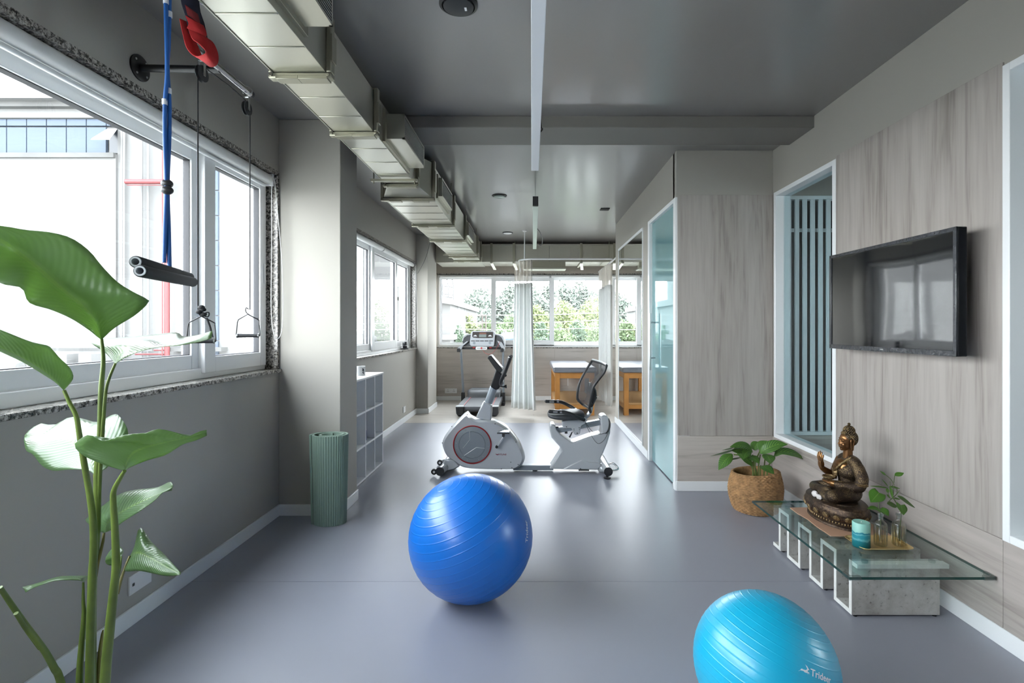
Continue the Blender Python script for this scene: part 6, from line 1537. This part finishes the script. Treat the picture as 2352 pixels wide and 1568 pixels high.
M['vine'] = leaf_mat('vine_leaf', (.085,.22,.03,1), (.06,.17,.02,1), (.22,.38,.08,1), veins=7, rough=.4, trans=.3, slant=-.35, tcol=(.2,.45,.04,1))
M['vstem'] = mat('vine_stem', (.10,.14,.05), .5)
def bottle(label, x, y):
    t = thing('glass_bottle', label, 'bottle', (x, y, zt_), 'bottles holding vine cuttings'); c = (x, y, zt_)
    prof = [(.0001,.0005),(.026,.0005),(.0285,.004),(.0285,.103),(.027,.108),(.0125,.122),(.0108,.128),(.0108,.142),(.0135,.145),(.0135,.155),(.0115,.156),(.0095,.150),(.0095,.126)]
    fl2 = MB(); n = 48
    fl2.lathe(prof, c, n, cap=False)
    for v in fl2.v:
        r_ = math.hypot(v.x-x, v.y-y)
        if r_ > .0275 and zt_+.01 < v.z < zt_+.1: pass
    fl2.build('bottle_body', M['bottleglass'], t, smooth=True)
    m = MB()
    for k in range(16):
        a = 2*math.pi*k/16; p = Vector((x+.0286*math.cos(a), y+.0286*math.sin(a), 0)); m.tube([(p.x, p.y, zt_+.006), (p.x, p.y, zt_+.098)], .0014, 5)
    m.build('glass_flute', M['bottleglass'], t, smooth=True)
    MB().lathe([(.0001,.003),(.0262,.003),(.0265,.092),(.0001,.092)], c, 32).build('water', M['water'], t, smooth=True)
    return t
bo1 = bottle('left glass bottle of amber water on the brass tray, next to the candle', 1.707, 2.505)
bo2 = bottle('right glass bottle of amber water at the end of the brass tray', 1.797, 2.505)
def leaf3(par, base, tip, nrm, hw, prof='heart', fold=.15, droop=0, matl=None, name='leaf', n=12, K=4):
    base, tip, nrm = Vector(base), Vector(tip), Vector(nrm).normalized(); d = tip-base; L = d.length; dn = d.normalized()
    nrm = (nrm - dn*nrm.dot(dn)).normalized(); sd = dn.cross(nrm); vs, uv, fs = [], [], []
    for i in range(n+1):
        t = i/n
        if prof == 'heart': w = hw*(1.15*math.sin(math.pi*min(1, (t*1.0+.12)/1.12)**.62)) if t < 1 else 0; back = -.16*L*max(0, 1-t*3.0)
        else: w = hw*math.sin(math.pi*(t*.97+.015)**.8); back = 0
        c = base + d*t + nrm*(-droop*t*t*L)
        for k in range(-K, K+1):
            u = k/K; p = c + sd*(w*u) + nrm*(fold*w*abs(u)) + dn*(back*abs(u) - .0)
            vs.append(p); uv.append((.5+.5*u, t))
    C_ = 2*K+1
    for i in range(n):
        for k in range(C_-1): fs.append((i*C_+k, i*C_+k+1, (i+1)*C_+k+1, (i+1)*C_+k))
    m = MB(); m.add(vs, fs); return m.build(name, matl, par, smooth='all', solid=.0008, uv=uv)
def V(x, y, Y): return P(1990+x*.12758, 1070+y*.12758, Y)       # crop pixel of the bottles -> point
v1 = thing('vine_cutting', 'vine cutting with two heart shaped leaves in the left bottle', 'plant', (1.707, 2.505, zt_+.005), 'vine cuttings in bottles')
MB().tube(bez([(1.705, 2.505, zt_+.02), (1.707, 2.505, zt_+.09), (1.707, 2.505, zt_+.15), V(222, 740, 2.505), V(222, 620, 2.505), V(215, 520, 2.49)], 24), .0017, 7).build('stem', M['vstem'], v1, smooth=True)
leaf3(v1, V(228, 480, 2.50), V(75, 655, 2.47), (-.45,-.75,.5), .030, matl=M['vine'], fold=-.1)
leaf3(v1, V(240, 780, 2.50), V(402, 900, 2.45), (.15,-.85,.5), .026, matl=M['vine'], fold=.25)
leaf3(v1, V(225, 770, 2.51), V(15, 770, 2.50), (-.1,-.35,.93), .016, 'plain', matl=M['vine'], fold=.4)
leaf3(v1, V(375, 680, 2.50), V(560, 720, 2.52), (.1,-.6,.8), .018, 'plain', matl=M['vine'])
v2 = thing('vine_cutting', 'tall branching vine cutting in the right bottle', 'plant', (1.797, 2.505, zt_+.005), 'vine cuttings in bottles')
MB().tube(bez([(1.80, 2.505, zt_+.02), (1.803, 2.505, zt_+.09), V(625, 860, 2.505), V(590, 740, 2.505), V(510, 620, 2.50), V(450, 480, 2.50), V(415, 370, 2.50)], 30), .0024, 8).build('stem', M['vstem'], v2, smooth=True)
MB().tube(bez([V(380, 660, 2.50), V(450, 590, 2.50), V(540, 510, 2.50), V(592, 440, 2.50)], 15), .0018, 7).build('stem', M['vstem'], v2, smooth=True)
MB().tube(bez([V(440, 470, 2.50), V(430, 340, 2.51), V(425, 280, 2.51)], 10), .0013, 6).tube(bez([V(545,510,2.5), V(555,440,2.5), V(540,400,2.5)], 8), .0016, 6).tube(bez([V(485,520,2.5), V(485,400,2.5), V(470,340,2.5)], 8), .0016, 6).tube(bez([V(435,585,2.5), V(395,500,2.5), V(380,400,2.5)], 8), .0013, 6).build('stem', M['vstem'], v2, smooth=True)
MB().tube(bez([V(500, 340, 2.50), V(440, 240, 2.50), V(350, 160, 2.50)], 12), .0018, 7).tube(bez([V(495, 300, 2.5), V(503, 220, 2.5), V(510, 170, 2.5)], 8), .0015, 6).build('stem', M['vstem'], v2, smooth=True)
for (b_, tp, nm, hw, pf, fo) in (((V(510,170,2.50)), V(675,125,2.50), (0,-.5,.86), .013, 'plain', .15), (V(350,165,2.5), V(240,85,2.49), (-.5,-.7,.5), .005, 'plain', .3),
    (V(385,365,2.5), V(275,235,2.50), (.5,-.7,.5), .0045, 'plain', .3), (V(385,395,2.5), V(70,360,2.48), (0,-.25,.97), .009, 'plain', .2), (V(430,375,2.5), V(600,405,2.50), (0,-.35,.93), .009, 'plain', .25),
    (V(370,400,2.5), V(395,490,2.50), (-.5,-.8,.3), .007, 'plain', .1), (V(365,510,2.5), V(435,585,2.5), (.5,-.8,.3), .006, 'plain', .1), (V(500,580,2.5), V(610,600,2.5), (0,-.4,.9), .007, 'plain', .2),
    (V(560,545,2.52), V(875,750,2.55), (.35,-.55,.75), .020, 'plain', .2), (V(620,700,2.50), V(668,885,2.47), (.2,-.9,.3), .026, 'heart', .1), (V(425,360,2.5), V(480,600,2.49), (-.3,-.9,.2), .006, 'plain', .2)):
    leaf3(v2, b_, tp, nm, hw, pf, fo, matl=M['vine'])

# ------------------------------------------------------------------ basket plant
M['weave'] = mat('woven_seagrass', (.33,.185,.08), .8, var=.4, vscale=30, bump=.6, bscale=90)
bk_c = Vector((1.662, 3.80, 0))
pb = thing('potted_plant', 'striped leaf plant in a round woven seagrass basket on the floor', 'plant', bk_c)
def basket():
    m = MB(); rows, cols = 104, 216; vs, fs = [], []
    pr = [(0,.150),(.03,.166),(.10,.185),(.16,.190),(.21,.184),(.26,.171),(.285,.165),(.30,.160)]
    def rad(z):
        for (a, ra), (b_, rb) in zip(pr, pr[1:]):
            if z <= b_: return ra+(rb-ra)*(z-a)/(b_-a)
        return pr[-1][1]
    for i in range(rows+1):
        z = .287*i/rows; coil = z/.287*26
        for k in range(cols):
            a = 2*math.pi*k/cols; ph = int(coil) % 2
            d = .006*abs(math.sin(math.pi*coil))**.7 + .0045*math.cos(a*36 + math.pi*ph)*abs(math.sin(math.pi*coil)) - .005
            r_ = rad(z) + d; wob = 1+.012*math.sin(2*a+1)+.008*math.sin(3*a)
            zr = z + (.012*math.sin(a*1+2.2) if i == rows else .012*math.sin(a+2.2)*z/.287)
            vs.append((bk_c.x+r_*wob*math.cos(a), bk_c.y+r_*wob*math.sin(a), zr))
    for i in range(rows):
        for k in range(cols): fs.append((i*cols+k, i*cols+(k+1)%cols, (i+1)*cols+(k+1)%cols, (i+1)*cols+k))
    top = [Vector(v) for v in vs[rows*cols:]]
    n0 = len(vs)
    for j, (kk, dz) in enumerate(((.955, .002), (.93, -.02), (.95, -.09))):
        for v in top: vs.append((bk_c.x+(v.x-bk_c.x)*kk, bk_c.y+(v.y-bk_c.y)*kk, v.z+dz))
    prev = rows*cols
    for j in range(3):
        s0 = n0 + j*cols
        for k in range(cols): fs.append((prev+k, prev+(k+1)%cols, s0+(k+1)%cols, s0+k))
        prev = s0
    fs.append(tuple(range(cols-1, -1, -1))); m.add(vs, fs); return m
basket().build('basket', M['weave'], pb, smooth='all')
MB().lathe([(.156,.19),(.0001,.20)], bk_c, 30).build('soil', bpy.data.materials['soil'], pb)
M['cala'] = leaf_mat('striped_leaf', (.06,.17,.03,1), (.025,.085,.022,1), (.16,.33,.05,1), veins=11, stripe=1, rough=.42, trans=.15, slant=.45, tcol=(.2,.4,.05,1))
M['calap'] = mat('pale_leaf_underside', (.30,.38,.25), .5)
def Q(x, y, Y): return P(1600+x*.13391, 990+y*.13391, Y)
def leaf_mid(mid, hw, nrm, K=4, n=18, fold=.15, matl=None):
    q = resample(mid, n+1); vs, uv, fs = [], [], []; nrm = Vector(nrm).normalized()
    for i, p in enumerate(q):
        t = i/n; hw_ = hw*1.22; d = (q[min(n, i+1)]-q[max(0, i-1)]).normalized(); nn = (nrm - d*nrm.dot(d)).normalized(); sd = d.cross(nn)
        w = hw_*math.sin(math.pi*(t*.97+.02)**.85)
        for k in range(-K, K+1): u = k/K; vs.append(p + sd*w*u + nn*(fold*w*abs(u))); uv.append((.5+.5*u, t))
    C_ = 2*K+1
    for i in range(n):
        for k in range(C_-1): fs.append((i*C_+k, i*C_+k+1, (i+1)*C_+k+1, (i+1)*C_+k))
    m = MB(); m.add(vs, fs); return m.build('leaf', matl or M['cala'], pb, smooth='all', solid=.0008, uv=uv)
Yp = 3.80
leaf_mid([Q(1090,380,Yp), Q(1200,300,Yp-.03), Q(1380,230,Yp-.05), Q(1560,225,Yp-.06)], .037, (-.3,-.7,.65))
leaf_mid([Q(1080,330,Yp+.03), Q(1130,250,Yp+.04), Q(1215,165,Yp+.05)], .034, (-.6,-.7,.3))
leaf_mid([Q(1330,430,Yp), Q(1450,350,Yp-.02), Q(1650,380,Yp-.03), Q(1800,450,Yp-.03), Q(1895,500,Yp-.03)], .034, (.1,-.5,.85))
leaf_mid([Q(1105,600,Yp-.06), Q(1210,640,Yp-.10), Q(1330,735,Yp-.14)], .036, (.3,-.75,.6), fold=.1)
leaf_mid([Q(1180,390,Yp-.02), Q(1240,460,Yp-.06), Q(1270,560,Yp-.08)], .042, (.2,-.9,.35), fold=.1)
leaf_mid([Q(900,420,Yp-.02), Q(1000,480,Yp-.06), Q(1080,555,Yp-.09)], .034, (.35,-.8,.5), fold=.1)
leaf_mid([Q(690,370,Yp-.02), Q(830,450,Yp-.05), Q(960,600,Yp-.03)], .022, (-.5,-.7,.5), fold=.2)
leaf_mid([Q(960,360,Yp+.02), Q(860,270,Yp), Q(720,250,Yp-.02), Q(570,270,Yp-.03)], .032, (-.2,-.6,.75), fold=.2)
leaf_mid([Q(800,300,Yp), Q(690,330,Yp-.05), Q(600,330,Yp-.06)], .030, (-.2,-.8,.55), fold=.2)
leaf_mid([Q(610,390,Yp-.02), Q(500,490,Yp-.05), Q(375,665,Yp-.07)], .034, (-.5,-.75,.45), fold=.08)
leaf_mid([Q(760,290,Yp-.02), Q(640,300,Yp-.06), Q(480,350,Yp-.09), Q(240,425,Yp-.10)], .020, (.1,-.6,-.75), fold=.3, matl=M['calap'])
leaf_mid([Q(680,250,Yp), Q(560,290,Yp-.02), Q(440,320,Yp-.02)], .014, (.1,-.6,-.75), fold=.3, matl=M['calap'])
leaf_mid([Q(760,450,Yp+.02), Q(650,460,Yp), Q(550,500,Yp)], .014, (.1,-.6,-.7), fold=.3, matl=M['calap'])
leaf_mid([Q(1000,330,Yp+.05), Q(1010,250,Yp+.06), Q(1080,190,Yp+.07)], .030, (-.3,-.8,.4))
leaf_mid([Q(930,330,Yp-.01), Q(850,370,Yp-.05), Q(800,480,Yp-.09)], .028, (-.2,-.85,.45), fold=.15)
leaf_mid([Q(1240,330,Yp+.04), Q(1330,290,Yp+.05), Q(1430,300,Yp+.06)], .028, (.2,-.6,.75))
for (pts) in ([(970,830),(965,640),(975,500)], [(1010,830),(1000,640),(960,400)], [(1040,830),(1020,660),(900,470),(800,380)], [(1060,830),(1060,640),(1090,400)], [(1090,830),(1090,660),(1100,590)], [(1150,830),(1165,560),(1190,400)], [(1210,820),(1220,640),(1330,430)], [(1000,830),(960,640),(860,520),(760,420),(640,400)], [(1030,830),(1005,560),(1090,330)]):
    q = [Q(x, y, Yp + .012*((i*7 + x) % 5-2)) for i, (x, y) in enumerate(pts)]; q[0].z = .19
    MB().tube(bez(q, 14), .0052, 8).build('stem', M['stem'], pb, smooth=True)
